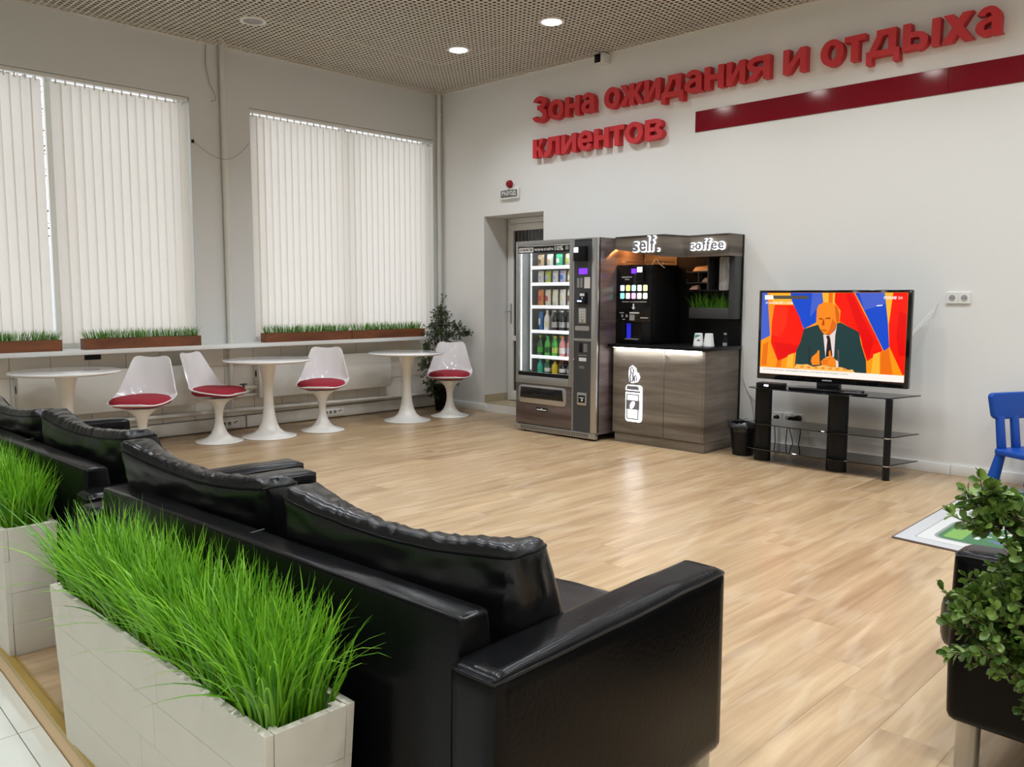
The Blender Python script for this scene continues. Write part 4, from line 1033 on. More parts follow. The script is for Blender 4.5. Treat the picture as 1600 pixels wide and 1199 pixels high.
CO = dict(beige=(.55, .42, .26), white=(.78, .78, .74), green=(.05, .55, .28), cream=(.75, .72, .55), lilac=(.50, .47, .72), yellow=(.75, .55, .02), lime=(.50, .62, .10), orange=(.70, .25, .08), pink=(.70, .28, .28), red=(.55, .04, .05),
          blue=(.04, .22, .60), black=(.015, .015, .017), teal=(.06, .50, .42), forest=(.02, .12, .04), leaf=(.07, .42, .06), grey=(.4, .4, .42), brown=(.2, .09, .04))
c = lambda n: (n, CO[n])
ORD = ['first', 'second', 'third', 'fourth', 'fifth', 'sixth', 'seventh']
SHN = ['top', 'second', 'third', 'fourth', 'fifth', 'bottom']
bagrows = {0: [('beige', 'brown'), ('white', 'beige'), ('green', 'white'), ('cream', 'lime'), ('white', 'beige')],
           1: [('white', 'lilac'), ('lime', 'lilac'), ('white', 'lilac'), ('lilac', 'blue'), ('yellow', 'white'), ('white', 'grey')],
           2: [('orange', 'red'), ('cream', 'red'), ('cream', 'white'), ('white', 'cream'), ('cream', 'brown'), ('orange', 'cream')]}
for r_, items in bagrows.items():
    n = len(items); h = (.125, .125, .165)[r_]
    for i, (a, b_) in enumerate(items):
        x = 2.135+(.47/(n-1))*i
        snack_bag(x, SH[r_]-.003, .075 if n > 5 else .082, h, c(a), c(b_), '%s snack packet, %s from the left on the %s vending machine shelf' % (a, ORD[i], SHN[r_]), 'snack packets in the vending machine')
snack_bag(2.14, SH[3]-.003, .05, .19, c('blue'), c('white'), 'narrow blue packet, first from the left on the fourth shelf of the vending machine', 'snack packets in the vending machine')
brow = {3: [('white', 'white', 'cream'), ('black', 'white', 'grey'), ('black', 'white', 'grey'), ('black', 'white', 'grey'), ('black', 'white', 'black')],
        4: [('forest', 'lime', 'leaf'), ('leaf', 'green', 'forest'), ('leaf', 'yellow', 'lime'), ('pink', 'orange', 'white'), ('pink', 'orange', 'lilac'), ('cream', 'orange', 'grey')],
        5: [('teal', 'teal', 'green'), ('forest', 'lime', 'white'), ('yellow', 'brown', 'yellow'), ('black', 'red', 'white'), ('black', 'white', 'grey'), ('black', 'black', 'white')]}
for r_, items in brow.items():
    n = len(items); h = (.205, .205, .140)[r_-3]; st_ = 2.225 if r_ == 3 else 2.14
    for i, (a, b_, l_) in enumerate(items):
        x = st_+((2.615-st_)/(n-1))*i
        bottle(x, SH[r_]-.004, .033, h, c(a), c(b_), c(l_), '%s bottle with %s cap, %s from left on the %s vending machine shelf' % (a, b_, ORD[i+(r_ == 3)], SHN[r_]), 'drink bottles in the vending machine')

for o in [o for o in list(C.objects) if o.parent is None and o.name.startswith('drink_bottle')]:
    c_ = copy_tree(o); c_.location.y += .085; c_['label'] = o['label'].replace(' bottle with', ' rear bottle with')
# ================================================================ COFFEE CORNER
CY = -.577
t = thing('counter_cabinet', 'grey ash counter cabinet with a glowing cup emblem, right of the vending machine', 'cabinet', (3.52, -.3, 0))
mb = MB(); mb.box(3.045, CY+.02, .085, 3.995, -.02, .858); obj('body', mb, m_ash, t, bevel=.001, segs=1)
mb = MB(); mb.box(3.065, CY+.012, 0, 3.996, -.03, .083); obj('plinth', mb, m_ash, t)
mb = MB(); mb.box(3.046, CY, .088, 3.594, CY+.019, .856); d1 = obj('door', mb, m_ash, t, bevel=.0015, segs=1)
mb = MB(); mb.box(3.598, CY, .088, 3.978, CY+.019, .856); d2 = obj('door', mb, m_ash, t, bevel=.0015, segs=1)
mb = MB(); mb.box(3.980, CY, .088, 3.997, CY+.4, .857); obj('side_edge', mb, m_ash, t)
mb = MB(); mb.tube([(3.628, CY, .800), (3.628, CY-.022, .800)], .010, 12); obj('knob', mb, m_chrome, d2)
em_halo = emit('white_backlight_glow', (.93, .95, 1), 2.6)
def bar(x0, z0, x1, z1): return [(x0, z0), (x1, z0), (x1, z1), (x0, z1)]
em_ = thing('cup_emblem', 'backlit takeaway coffee cup emblem on the left counter door', 'lit emblem', (3.29, CY, .22))
def glow_plate(poly, y, parent, d=.007):
    mb = MB(); mb.prism_y(poly, y-d, y-.0005); return obj('glow', mb, em_halo, parent)
def plate(poly, y, parent, nm, rd=None):
    mb = MB(); mb.prism_y(poly, y-.024, y-.018); return obj(nm, mb, rd or m_letterg, parent)
glow_plate(rrect(3.196, .200, 3.372, .528, .030, 5), CY, em_)
glow_plate([(3.236, .556), (3.262, .545), (3.322, .560), (3.345, .600), (3.330, .635), (3.312, .640), (3.300, .680), (3.262, .702), (3.232, .680), (3.224, .620)], CY, em_)
# steam: two curled outlines
mb = MB(); mb.tube([(3.258, CY-.02, .553), (3.250, CY-.02, .60), (3.262, CY-.02, .640), (3.252, CY-.02, .672), (3.270, CY-.02, .690), (3.290, CY-.02, .665), (3.280, CY-.02, .63), (3.285, CY-.02, .59), (3.275, CY-.02, .556)], .0075, 6); obj('steam', mb, m_letterg, em_)
mb = MB(); mb.tube([(3.300, CY-.02, .560), (3.296, CY-.02, .60), (3.308, CY-.02, .622), (3.322, CY-.02, .60), (3.318, CY-.02, .572)], .007, 6); obj('steam', mb, m_letterg, em_)
plate([(3.214, .488), (3.350, .488), (3.342, .522), (3.222, .522)], CY, em_, 'lid')
plate(bar(3.204, .464, 3.362, .480), CY, em_, 'lid_rim')
plate(bar(3.216, .440, 3.352, .450), CY, em_, 'cup_outline'); plate(bar(3.216, .395, 3.226, .440), CY, em_, 'cup_outline'); plate(bar(3.342, .395, 3.352, .440), CY, em_, 'cup_outline')
plate(bar(3.212, .312, 3.356, .395), CY, em_, 'sleeve')
mb = MB(); mb.prism_y([(3.283+.030*math.cos(a)*.8+.012*math.sin(a), .353+.034*math.sin(a)) for a in [2*PI*k/18 for k in range(18)]], CY-.0255, CY-.024); obj('bean', mb, em_halo, em_)
mb = MB(); mb.tube([(3.270, CY-.026, .325), (3.286, CY-.026, .345), (3.281, CY-.026, .36), (3.296, CY-.026, .379)], .0035, 6); obj('bean_line', mb, m_letterg, em_)
plate(bar(3.222, .222, 3.346, .233), CY, em_, 'cup_outline'); plate(bar(3.219, .233, 3.229, .312), CY, em_, 'cup_outline'); plate(bar(3.339, .233, 3.349, .312), CY, em_, 'cup_outline')
# worktop with a lit edge below
t = thing('worktop', 'black worktop of the coffee corner', 'worktop', (3.5, -.3, .858))
mb = MB(); mb.box(3.0, -.607, .8595, 4.022, -.022, .887); obj('slab', mb, m_black, t, bevel=.003)
mb = MB(); mb.box(3.06, -.600, .8575, 3.97, -.592, .8612); obj('led_profile', mb, emit('led_profile_glow', (.95, .97, 1), 14), t)
l = bpy.data.lights.new('worktop_led', 'AREA'); l.shape = 'RECTANGLE'; l.size = .90; l.size_y = .012; l.energy = 2.6; l.color = (.93, .97, 1)
o = bpy.data.objects.new('worktop_led', l); C.objects.link(o); o.parent = t; o.location = (0.015, -.296, -.0035); o.rotation_euler = (R(0), 0, 0)
# back board and canopy with the illuminated words
t = thing('kiosk_canopy', 'grey ash canopy and back board with two glowing words', 'canopy', (3.5, -.1, .9))
mb = MB(); mb.box(2.99, -.020, 0, 4.003, -.001, 1.846); obj('back_board', mb, m_black, t)
mb = MB(); mb.box(2.992, -.030, .889, 3.34, -.021, 1.826); obj('wood_back', mb, m_ash, t)
PA, PB, PC, PD = (2.99, -.50), (3.518, -.51), (3.572, -.212), (3.998, -.245)
ZT_, ZB_ = 1.846, 1.657
def cpanel(a, b, za, zb_, nm='fascia', m=None):
    th = .018
    d = Vector((b[0]-a[0], b[1]-a[1], 0)).normalized(); nrm = Vector((-d.y, d.x, 0))*th
    mb = MB(); mb.hexa([(a[0], a[1], za), (b[0], b[1], zb_), (b[0]+nrm.x, b[1]+nrm.y, zb_), (a[0]+nrm.x, a[1]+nrm.y, za), (a[0], a[1], ZT_), (b[0], b[1], ZT_), (b[0]+nrm.x, b[1]+nrm.y, ZT_), (a[0]+nrm.x, a[1]+nrm.y, ZT_)])
    return obj(nm, mb, m or m_ash, t)
f1 = cpanel(PA, PB, 1.735, ZB_); cpanel(PB, PC, ZB_, ZB_); f3 = cpanel(PC, PD, ZB_, ZB_); cpanel(PD, (3.998, -.002), ZB_, ZB_)
mb = MB(); mb.prism_z([PA, PB, PC, PD, (3.99, -.022), (2.99, -.022)], 1.830, 1.845); obj('top_board', mb, m_ash, t)
def lit_word(body, x0, x1, z0, z1, y, parent, off):
    for i, ch in enumerate(body[0]):
        a, b = body[1][i]
        ch_, zz0, zz1 = ch, body[2][i][0], body[2][i][1]
        text_wall('letter', ch_, m_letterg, parent, a, b, zz0, zz1, y-.018, .006, off)
        vs, fs = text_mesh(ch_, 0, .5); ax = min(v.x for v in vs); bx_ = max(v.x for v in vs); ay = min(v.y for v in vs); by = max(v.y for v in vs); mb = MB()
        for k in range(8):
            dx, dz = .0075*math.cos(k*PI/4), .0075*math.sin(k*PI/4)
            mb.add([(a+dx+(v.x-ax)*(b-a)/(bx_-ax), y-.002-.007*(v.z+.5)-.00003*k, zz0+dz+(v.y-ay)*(zz1-zz0)/(by-ay)) for v in vs], fs)
        text_obj('glow', mb, em_halo, parent)
wd = thing('lit_word', 'glowing white word reading self on the taller canopy front', 'lit lettering', (3.36, -.51, 1.70))
zb, zx, za = 1.704, 1.790, 1.832
lit_word(('self.', [(3.205, 3.268), (3.280, 3.350), (3.362, 3.380), (3.392, 3.440), (3.462, 3.482)], [(zb, zx), (zb, zx), (zb, za), (zb, za), (zb, zb+.022)]), 0, 0, 0, 0, -.512, wd, .024)
wd = thing('lit_word', 'glowing white word reading coffee on the right canopy front', 'lit lettering', (3.78, -.23, 1.70))
zb, zx, za = 1.716, 1.774, 1.804
lit_word(('coffee', [(3.618, 3.668), (3.680, 3.738), (3.748, 3.786), (3.790, 3.828), (3.836, 3.892), (3.902, 3.957)], [(zb, zx), (zb, zx), (zb, za), (zb, za), (zb, zx), (zb, zx)]), 0, 0, 0, 0, -.2452, wd, .022)
# warm lamp under the canopy
t = thing('canopy_lamp', 'warm lamp strip under the canopy above the coffee machine', 'lamp', (3.12, -.32, 1.70))
mb = MB(); mb.box(3.02, -.34, 1.80, 3.34, -.30, 1.828); obj('housing', mb, m_black, t)
mb = MB(); mb.box(3.03, -.335, 1.796, 3.33, -.305, 1.80); obj('diffuser', mb, emit('warm_strip_glow', (1, .42, .13), 4), t)
l = bpy.data.lights.new('warm_strip', 'AREA'); l.shape = 'RECTANGLE'; l.size = .30; l.size_y = .04; l.energy = 4.0; l.color = (1, .40, .12)
o = bpy.data.objects.new('warm_strip', l); C.objects.link(o); o.parent = t; o.location = (.06, 0, .092)
# coffee machine
t = thing('coffee_machine', 'black coffee machine with ten coloured lit buttons on the counter', 'coffee machine', (3.18, -.26, .887))
MX0, MX1, MY = 2.985, 3.372, -.47
mb = MB(); mb.box(MX0, MY+.02, .895, MX1, -.045, 1.596); obj('housing', mb, m_black, t, bevel=.006)
mb = MB(); mb.box(MX0+.003, MY, 1.085, MX1-.003, MY+.019, 1.594); fr_ = obj('front_door', mb, m_blackg, t, bevel=.004)
mb = MB(); mb.box(MX0+.003, MY, .893, MX0+.10, MY+.019, 1.083); mb.box(MX1-.10, MY, .893, MX1-.003, MY+.019, 1.083); mb.box(MX0+.10, MY, .893, MX1-.10, MY+.019, .925); obj('lower_front', mb, m_black, t, bevel=.002)
mb = MB(); mb.box(MX0+.115, MY+.012, .93, MX0+.16, MY+.0195, 1.07); obj('blue_light', mb, emit('deep_blue_glow', (.02, .03, .9), .22), t)
mb = MB(); mb.box(MX0+.12, MY-.02, .926, MX1-.12, MY+.015, .936); obj('drip_tray', mb, m_steel, t)
mb = MB()
for x in (MX0+.04, MX1-.04):
    for y in (MY+.06, -.09): mb.tube([(x, y, .8875), (x, y, .897)], .015, 10)
obj('foot', mb, m_black, t)
BC = [(.55, .70, 1), (.85, .82, .20), (.45, .90, .95), (.95, .95, .80), (.90, .85, .40), (.25, .85, .72), (.95, .60, .62), (.85, .42, .90), (.95, .95, .78), (.95, .94, .80)]
sx = lambda u: MX0+.387*(u-963)/(1018-963)      # across the front, measured along the photo's front edge
for i in range(10):
    u = 971.5+8.9*(i % 5); z = 1.388 if i < 5 else 1.318
    x = sx(u+1.8); mb = MB(); mb.prism_y(rrect(x-.022, z-.026, x+.022, z+.026, .008), MY-.003, MY)
    obj('button', mb, emit('button_glow_%d' % i, BC[i], 1.25), fr_)
mb = MB(); mb.box(sx(987), MY-.002, 1.518, sx(994.5), MY, 1.560); obj('display', mb, MATS['violet_display_glow'], fr_)
mb = MB(); mb.box(sx(998), MY-.03, 1.445, sx(1007.5), MY, 1.575); cr_ = obj('card_reader', mb, m_black, fr_, bevel=.004)
mb = MB(); mb.box(sx(999), MY-.032, 1.527, sx(1006.5), MY-.03, 1.571); obj('reader_screen', mb, MATS['white_screen_glow'], fr_)
text_wall('lettering', 'БЕЗНАЛИЧНАЯ', m_print, fr_, sx(972), sx(988), 1.480, 1.492, MY, .001, .02)
text_wall('lettering', 'ОПЛАТА', m_print, fr_, sx(977), sx(984), 1.460, 1.471, MY, .001, .02)
text_wall('lettering', 'Нажмите на кнопку напитка', m_print, fr_, sx(973), sx(1011), 1.258, 1.271, MY, .001, .01)
ax_ = sx(991); mb = MB(); mb.prism_y([(ax_-.007, 1.247), (ax_-.007, 1.217), (ax_-.022, 1.217), (ax_, 1.193), (ax_+.022, 1.217), (ax_+.007, 1.217), (ax_+.007, 1.247)], MY-.001, MY); obj('arrow', mb, m_print, fr_)
mb = MB(); mb.box(sx(985), MY-.001, 1.160, sx(1000), MY, 1.172); mb.box(sx(1002), MY-.001, 1.120, sx(1014), MY, 1.126); mb.box(sx(969), MY-.001, 1.163, sx(976), MY, 1.168); mb.box(sx(974), MY-.001, 1.104, sx(978), MY, 1.109); obj('print', mb, m_print, fr_)
mb = MB(); mb.box(sx(985), MY-.001, 1.098, sx(993), MY, 1.150); mb.box(sx(972), MY-.001, 1.125, sx(975), MY, 1.15); mb.box(sx(979), MY-.001, 1.125, sx(982), MY, 1.15); obj('sticker', mb, m_printd, fr_)
mb = MB(); mb.tube([(MX0+.06, MY+.06, 1.597), (MX0+.06, MY+.06, 1.625), (MX0+.02, MY+.06, 1.625), (MX1-.02, MY+.08, 1.622), (MX1-.02, -.08, 1.622)], .004, 6); mb.tube([(MX1-.02, MY+.2, 1.597), (MX1-.02, MY+.2, 1.622)], .004, 6); obj('top_rail', mb, m_chrome, t)
t = thing('wire_loop', 'pale cable loop hanging over the top of the coffee machine', 'cable', (3.36, -.3, 1.6))
mb = MB(); mb.tube([(3.33, -.40, 1.60), (3.355, -.41, 1.635), (3.38, -.40, 1.64), (3.385, -.39, 1.61), (3.40, -.36, 1.585), (3.42, -.34, 1.565)], .004, 6); obj('wire', mb, m_white, t)
# dark shelf unit with its planted trough
t = thing('wall_shelf', 'black open shelf unit with a grassy trough under the coffee sign', 'shelf', (3.76, -.06, 1.12))
SY = -.14
mb = MB(); mb.box(3.945, SY, 1.119, 3.996, -.021, 1.656); obj('upright', mb, m_dark, t, bevel=.002)
mb = MB(); mb.box(3.55, SY, 1.119, 3.945, SY+.012, 1.215); mb.box(3.55, SY+.012, 1.119, 3.945, -.021, 1.131); obj('trough', mb, m_dark, t, bevel=.002)
mb = MB(); mb.box(3.50, SY+.004, 1.362, 3.945, -.021, 1.374); obj('shelf_board', mb, m_black, t)
mb = MB(); mb.box(3.50, SY+.02, 1.528, 3.735, -.021, 1.536); obj('shelf_board', mb, m_dark, t)
mb = MB(); mb.box(3.50, SY+.02, 1.430, 3.735, -.021, 1.437); obj('shelf_board', mb, m_dark, t)
mb = MB(); mb.box(3.728, SY+.004, 1.374, 3.738, -.021, 1.656); mb.box(3.622, SY+.02, 1.437, 3.629, -.021, 1.528); obj('divider', mb, m_dark, t)
mb = MB(); mb.prism_y(rrect(3.852, 1.366, 3.944, 1.654, .014), SY-.006, SY+.004); pf = obj('front_plate', mb, wood('silver_grain_laminate', (.12, .12, .12), (.36, .36, .36), (22, 22, 6), .4)[0], t)
mb = MB()
for z in (1.378, 1.512, 1.645): mb.tube([(3.936, SY-.006, z), (3.936, SY-.009, z)], .004, 8)
for x, z in ((3.515, 1.545), (3.515, 1.462), (3.515, 1.445), (3.725, 1.545), (3.725, 1.455), (3.62, 1.54), (3.728, 1.47)): mb.tube([(x, SY+.018, z), (x, SY+.012, z)], .005, 8)
obj('stud', mb, m_chrome, t)
mb = MB(); rg = random.Random(31); blades(mb, 170, 3.555, 3.94, SY+.014, -.03, 1.14, .12, .24, .007, .55, rg, 5, .3); 
mb.v = [(v[0], min(v[1], -.024), min(v[2], 1.358)) for v in mb.v]
obj('grass', mb, m_grass2, t, kind='stuff')
def pouch(label, x0, x1, z, h, col):
    mb = MB(); mb.hexa([(x0, SY+.03, z), (x1, SY+.03, z), (x1, -.03, z), (x0, -.03, z), (x0+.02, SY+.05, z+h*.8), (x1-.004, SY+.05, z+h), (x1-.004, -.05, z+h), (x0+.02, -.05, z+h*.8)])
    o = obj('goods_pouch', mb, mat('pouch_'+label.split()[0], col, .5, var=.1, var_scale=30), bevel=.008, segs=2); tag(o, label, 'pouch')
pouch('orange-cream paper pack on the upper board of the black shelf unit', 3.555, 3.724, 1.5365, .052, (.80, .46, .22))
pouch('grey box on the middle board of the black shelf unit', 3.645, 3.724, 1.4375, .048, (.25, .25, .25))
pouch('pinkish paper pack on the lower board of the black shelf unit', 3.525, 3.61, 1.3745, .044, (.62, .38, .30))
def cup_stack(label, x, print_):
    t = thing('paper_cup_stack', label, 'cups', (x, -.33, .887), 0, 'paper cup stacks on the worktop')
    mb = MB(); mb.lathe([(0, .001), (.046, .001), (.047, .006), (.044, .010), (.046, .014), (.0445, .018), (.034, .110), (.030, .112), (0, .106)], 28, (x, -.33, .8865), cap=False); obj('cup', mb, m_white, t)
    if print_:
        mb = MB()
        for a0, a1, z0, z1 in ((-110, -40, .070, .098),): 
            n = 8; vs = []
            for k in range(n+1):
                a = R(a0+(a1-a0)*k/n)
                for z in (z0+.02*(k/n), z1): r = .0445-(.0105)*(z-.018)/.092+.0007; vs.append((x+r*math.cos(a), -.33+r*math.sin(a), .8865+z))
            mb.add(vs, [(2*k, 2*k+2, 2*k+3, 2*k+1) for k in range(n)])
        obj('print', mb, mat('teal_cup_print', (.03, .35, .28), .5), t)
        mb = MB(); vs = []
        for k in range(5):
            a = R(-75+8*k)
            for z in (.046, .056): r = .0445-(.0105)*(z-.018)/.092+.0007; vs.append((x+r*math.cos(a), -.33+r*math.sin(a), .8865+z))
        mb.add(vs, [(2*k, 2*k+2, 2*k+3, 2*k+1) for k in range(4)]); obj('print', mb, m_black, t)
cup_stack('upturned white paper cups with a green print, on the black worktop', 3.775, True)
cup_stack('upturned plain white paper cups right of the printed ones', 3.877, False)
t = thing('glass_shaker', 'small clear glass shaker at the right end of the worktop', 'shaker', (3.955, -.20, .887))
mb = MB(); mb.lathe([(0, .001), (.022, .001), (.022, .06), (.014, .085), (.012, .10), (0, .10)], 16, (3.955, -.20, .8865), cap=False); obj('glass', mb, m_glass, t)
mb = MB(); mb.lathe([(0, .005), (.019, .005), (.019, .03), (0, .03)], 12, (3.955, -.20, .8865), cap=False); obj('contents', mb, m_grey, t)
mb = MB(); mb.lathe([(.013, .10), (.015, .10), (.015, .115), (0, .118)], 14, (3.955, -.20, .8865)); obj('lid', mb, m_chrome, t)
# waste bin
t = thing('waste_bin', 'black waste bin with a dark liner beside the television stand', 'bin', (4.235, -.345, 0))
mb = MB(); mb.lathe([(0, .002), (.085, .002), (.112, .255), (.122, .255), (.122, .27), (.108, .27), (.082, .012), (0, .012)], 28, (4.235, -.345, 0), cap=False); obj('bucket', mb, m_black, t)
rg = random.Random(3); mb = MB(); n = 36; vs = []
for r_, z in ((.104, .20), (.111, .272), (.126, .280), (.128, .235)):
    for k in range(n): a = 2*PI*k/n; q = r_+rg.uniform(-.003, .005); vs.append((4.235+q*math.cos(a), -.345+q*math.sin(a), z+rg.uniform(-.012, .012)*(z != .20)))
mb.add(vs, [(i*n+k, i*n+(k+1) % n, (i+1)*n+(k+1) % n, (i+1)*n+k) for i in range(3) for k in range(n)])
obj('liner', mb, mat('black_bin_liner', (.02, .02, .022), .3), t, angle=180)

# ================================================================ TELEVISION AND STAND
t = thing('television_stand', 'black glass three-shelf television stand with dark columns', 'TV stand', (4.95, -.4, 0))
def shelf_poly(x0, x1, yb, yf): return [(x0, yf+.03), (x0+.06, yf), (4.95, yf-.035), (x1-.09, yf), (x1, yb+.03), (x1-.03, yb), (x0+.03, yb)]
for z, m_ in ((.585, m_blackg), (.300, m_smoke), (.098, m_smoke)):
    mb = MB(); mb.prism_z(shelf_poly(4.365, 5.565, -.20, -.545), z, z+.008); obj('shelf', mb, m_, t, bevel=.0012, segs=1)
def column(x0, x1, y, z0, z1, name='column'):
    c_, w_ = (x0+x1)/2, (x1-x0)/2; mb = MB(); pts = []
    for k in range(13): a = PI+PI*k/12; pts.append((c_+w_*math.cos(a), y+.055*math.sin(a)))
    mb.prism_z(pts, z0, z1); return mb
for nm, (x0, x1, y) in (('column', (4.392, 4.532, -.44)), ('column', (5.002, 5.158, -.462))):
    mb = MB()
    for a, b_ in ((0, .0975), (.1065, .2995), (.3085, .5845)): 
        q = column(x0, x1, y, a, b_); mb.add(q.v, q.f)
    obj(nm, mb, m_black, t, angle=50)
mb = MB()
for a, b_ in ((0, .0975), (.1065, .2995), (.3085, .5845)): mb.tube([(5.474, -.535, a), (5.474, -.535, b_)], .025, 20)
mb.tube([(5.474, -.535, 0), (5.474, -.535, .004)], .028, 20)
obj('leg', mb, m_black, t)
mb = MB(); mb.tube([(5.474, -.535, .0985), (5.474, -.535, .1062)], .0262, 20); obj('ring', mb, m_chrome, t)
mb = MB(); mb.tube([(5.474, -.535, .3005), (5.474, -.535, .3082)], .0262, 20); obj('ring', mb, m_chrome, t)

TX0, TX1, TZ0, TZ1, TY = 4.345, 5.531, .648, 1.362, -.352
t = thing('television', 'black flat television switched on, a man in a dark suit on screen', 'television', (4.94, -.33, .593))
mb = MB(); mb.box(TX0, TY, TZ0, TX1, TY+.045, TZ1); bz = obj('bezel', mb, m_blackg, t, bevel=.006)
mb = MB(); mb.box(TX0+.25, TY+.04, TZ0+.1, TX1-.25, TY+.075, TZ1-.12); obj('rear_housing', mb, m_black, t, bevel=.01)
mb = MB(); mb.prism_z(rrect(4.66, -.47, 5.20, -.25, .05, 6), .5935, .607); obj('foot_plate', mb, m_blackg, t, bevel=.002)
mb = MB(); mb.box(4.85, TY+.002, .606, 5.03, TY+.05, .652); obj('neck', mb, m_blackg, t, bevel=.003)
text_wall('lettering', 'SAMSUNG', m_print, bz, 4.895, 4.970, .664, .674, TY, .0008, .03)
SX0, SX1, SZ0, SZ1 = 4.371, 5.503, .693, 1.343
EM = {}
def sm(col, s=1.0):
    k = col
    if k not in EM: EM[k] = emit('screen_colour_%d' % len(EM), col, s); EM[k].node_tree.nodes['Principled BSDF'].inputs['Base Color'].default_value = (0, 0, 0, 1); EM[k].node_tree.nodes['Principled BSDF'].inputs['Roughness'].default_value = .15
    return EM[k]
mb = MB(); mb.box(SX0, TY-.0006, SZ0, SX1, TY+.001, SZ1); scr = obj('screen', mb, sm((1.0, .33, .01)), t)
LY = [0]
def sp(poly, col, nm='picture'):
    LY[0] += 1; y = TY-.0006-.00004*LY[0]
    mb = MB(); P = [(SX0+(SX1-SX0)*min(1, max(0, a)), SZ0+(SZ1-SZ0)*min(1, max(0, b))) for a, b in poly]
    mb.add([(x, y, z) for x, z in P], [tuple(range(len(P)))]); return obj(nm, mb, sm(col), scr)
RED, RED2, BLU, BLU2, ORG, ORG2, YEL, SUIT = (1, .012, .004), (.85, .004, .004), (.012, .075, .62), (.07, .13, .62), (1, .30, .012), (.9, .17, .008), (1, .50, .04), (.020, .052, .052)
sp([(0, 1), (.045, 1), (.072, .474), (0, .409)], BLU2); sp([(.04, 1), (.10, 1), (.08, .5), (.07, .47)], ORG)
sp([(.06, .99), (.22, .99), (.24, .85), (.09, .85)], YEL)
sp([(.212, .998), (.44, .998), (.451, .891), (.407, .8), (.406, .648), (.32, .566), (.26, .785), (.225, .902)], BLU); sp([(.37, .998), (.44, .998), (.445, .88), (.40, .80), (.36, .70)], BLU2)
sp([(.44, .998), (.53, .998), (.532, .87), (.451, .87)], YEL); sp([(.485, .998), (.515, .998), (.515, .87), (.487, .87)], ORG2)
sp([(.097, .854), (.239, .852), (.285, .708), (.322, .546), (.315, .409), (.291, .303), (.137, .158), (.079, .38), (.081, .635)], RED)
sp([(.097, .854), (.20, .852), (.19, .60), (.14, .45), (.082, .50)], (1, .03, .008)); sp([(.10, .40), (.30, .36), (.291, .303), (.137, .158)], RED2)
sp([(.663, .998), (.855, .998), (.884, .654), (.898, .388), (.866, .343), (.791, .588), (.722, .818)], BLU); sp([(.69, .998), (.855, .998), (.86, .87), (.73, .80)], BLU2)
sp([(.53, .998), (.656, .998), (.723, .783), (.799, .552), (.859, .348), (.761, .217), (.725, .388), (.708, .535), (.567, .666), (.572, .791), (.528, .891)], RED)
sp([(.60, .998), (.64, .998), (.80, .45), (.77, .24), (.73, .40)], RED2)
sp([(.909, .998), (.999, .998), (1.0, .095), (.99, .082), (.898, .4), (.889, .642)], RED); sp([(.95, .80), (.999, .75), (1, .3), (.96, .3), (.94, .5)], RED2)
sp([(.855, .998), (.905, .998), (.889, .64), (.898, .40), (.884, .654)], YEL)
sp([(.80, .30), (.84, .33), (.845, .07), (.79, .07)], YEL); sp([(.845, .32), (.895, .38), (.93, .07), (.85, .07)], ORG2); sp([(.02, .36), (.06, .40), (.05, .10), (.01, .10)], ORG2); sp([(.13, .16), (.165, .19), (.16, .09), (.12, .09)], ORG2); sp([(.21, .24), (.25, .27), (.25, .09), (.20, .09)], YEL)
sp([(.419, .622), (.466, .535), (.511, .498), (.553, .646), (.574, .654), (.7, .548), (.717, .412), (.754, .229), (.761, .08), (.263, .08), (.27, .302), (.299, .409), (.32, .566)], SUIT, 'figure')
sp([(.459, .509), (.505, .50), (.54, .565), (.552, .628), (.542, .502), (.54, .248), (.481, .235)], (.85, .72, .66), 'figure')
sp([(.479, .491), (.501, .498), (.509, .462), (.529, .258), (.481, .242), (.489, .446)], (.03, .016, .018), 'figure')
sp([(.407, .8), (.42, .858), (.458, .885), (.503, .885), (.549, .835), (.564, .754), (.564, .666), (.549, .628), (.54, .577), (.511, .512), (.466, .509), (.439, .558), (.418, .635), (.407, .725)], (1, .27, .015), 'figure')
sp([(.53, .85), (.549, .835), (.564, .754), (.564, .666), (.549, .64), (.542, .70), (.535, .78)], (.75, .13, .01), 'figure'); sp([(.52, .70), (.548, .63), (.54, .577), (.511, .512), (.475, .509), (.50, .56)], (.80, .15, .012), 'figure')
for q in ([(.425, .700), (.449, .704), (.449, .682), (.425, .682)], [(.471, .706), (.505, .712), (.505, .690), (.471, .688)], [(.439, .565), (.483, .560), (.481, .546), (.443, .552)], [(.452, .69), (.46, .69), (.466, .62), (.446, .61)]): sp(q, (.50, .07, .008), 'figure')
sp([(.385, .234), (.419, .288), (.426, .32), (.437, .315), (.438, .251), (.444, .149), (.391, .137), (.379, .182)], (1, .26, .015), 'figure')
sp([(.448, .188), (.473, .228), (.504, .237), (.502, .308), (.512, .328), (.521, .258), (.549, .223), (.562, .135), (.46, .137)], (1, .25, .015), 'figure')
for k in range(3): sp([(.452+.006*k, .196-.018*k), (.50, .208-.018*k), (.50, .203-.018*k), (.452+.006*k, .190-.018*k)], (.55, .08, .01), 'figure')
sp([(.552, .217), (.571, .198), (.572, .129), (.557, .132)], (.9, .75, .65), 'figure')
sp([(.354, .36), (.373, .362), (.366, .128), (.361, .128)], (.03, .03, .03)); sp([(.56, .337), (.572, .338), (.577, .137), (.573, .137)], (.12, .10, .09))
sp([(.259, .085), (.274, .138), (.322, .137), (.352, .146), (.399, .118), (.46, .143), (.52, .131), (.595, .132), (.639, .105), (.668, .114), (.69, .07), (.4, .07)], (1, .52, .12))
for k in range(7): sp([(.30+.05*k, .112), (.325+.05*k, .125), (.33+.05*k, .10), (.31+.05*k, .095)], (.85, .28, .03))
sp([(0, .079), (1, .079), (1, .002), (0, .002)], (1, .93, .86)); 
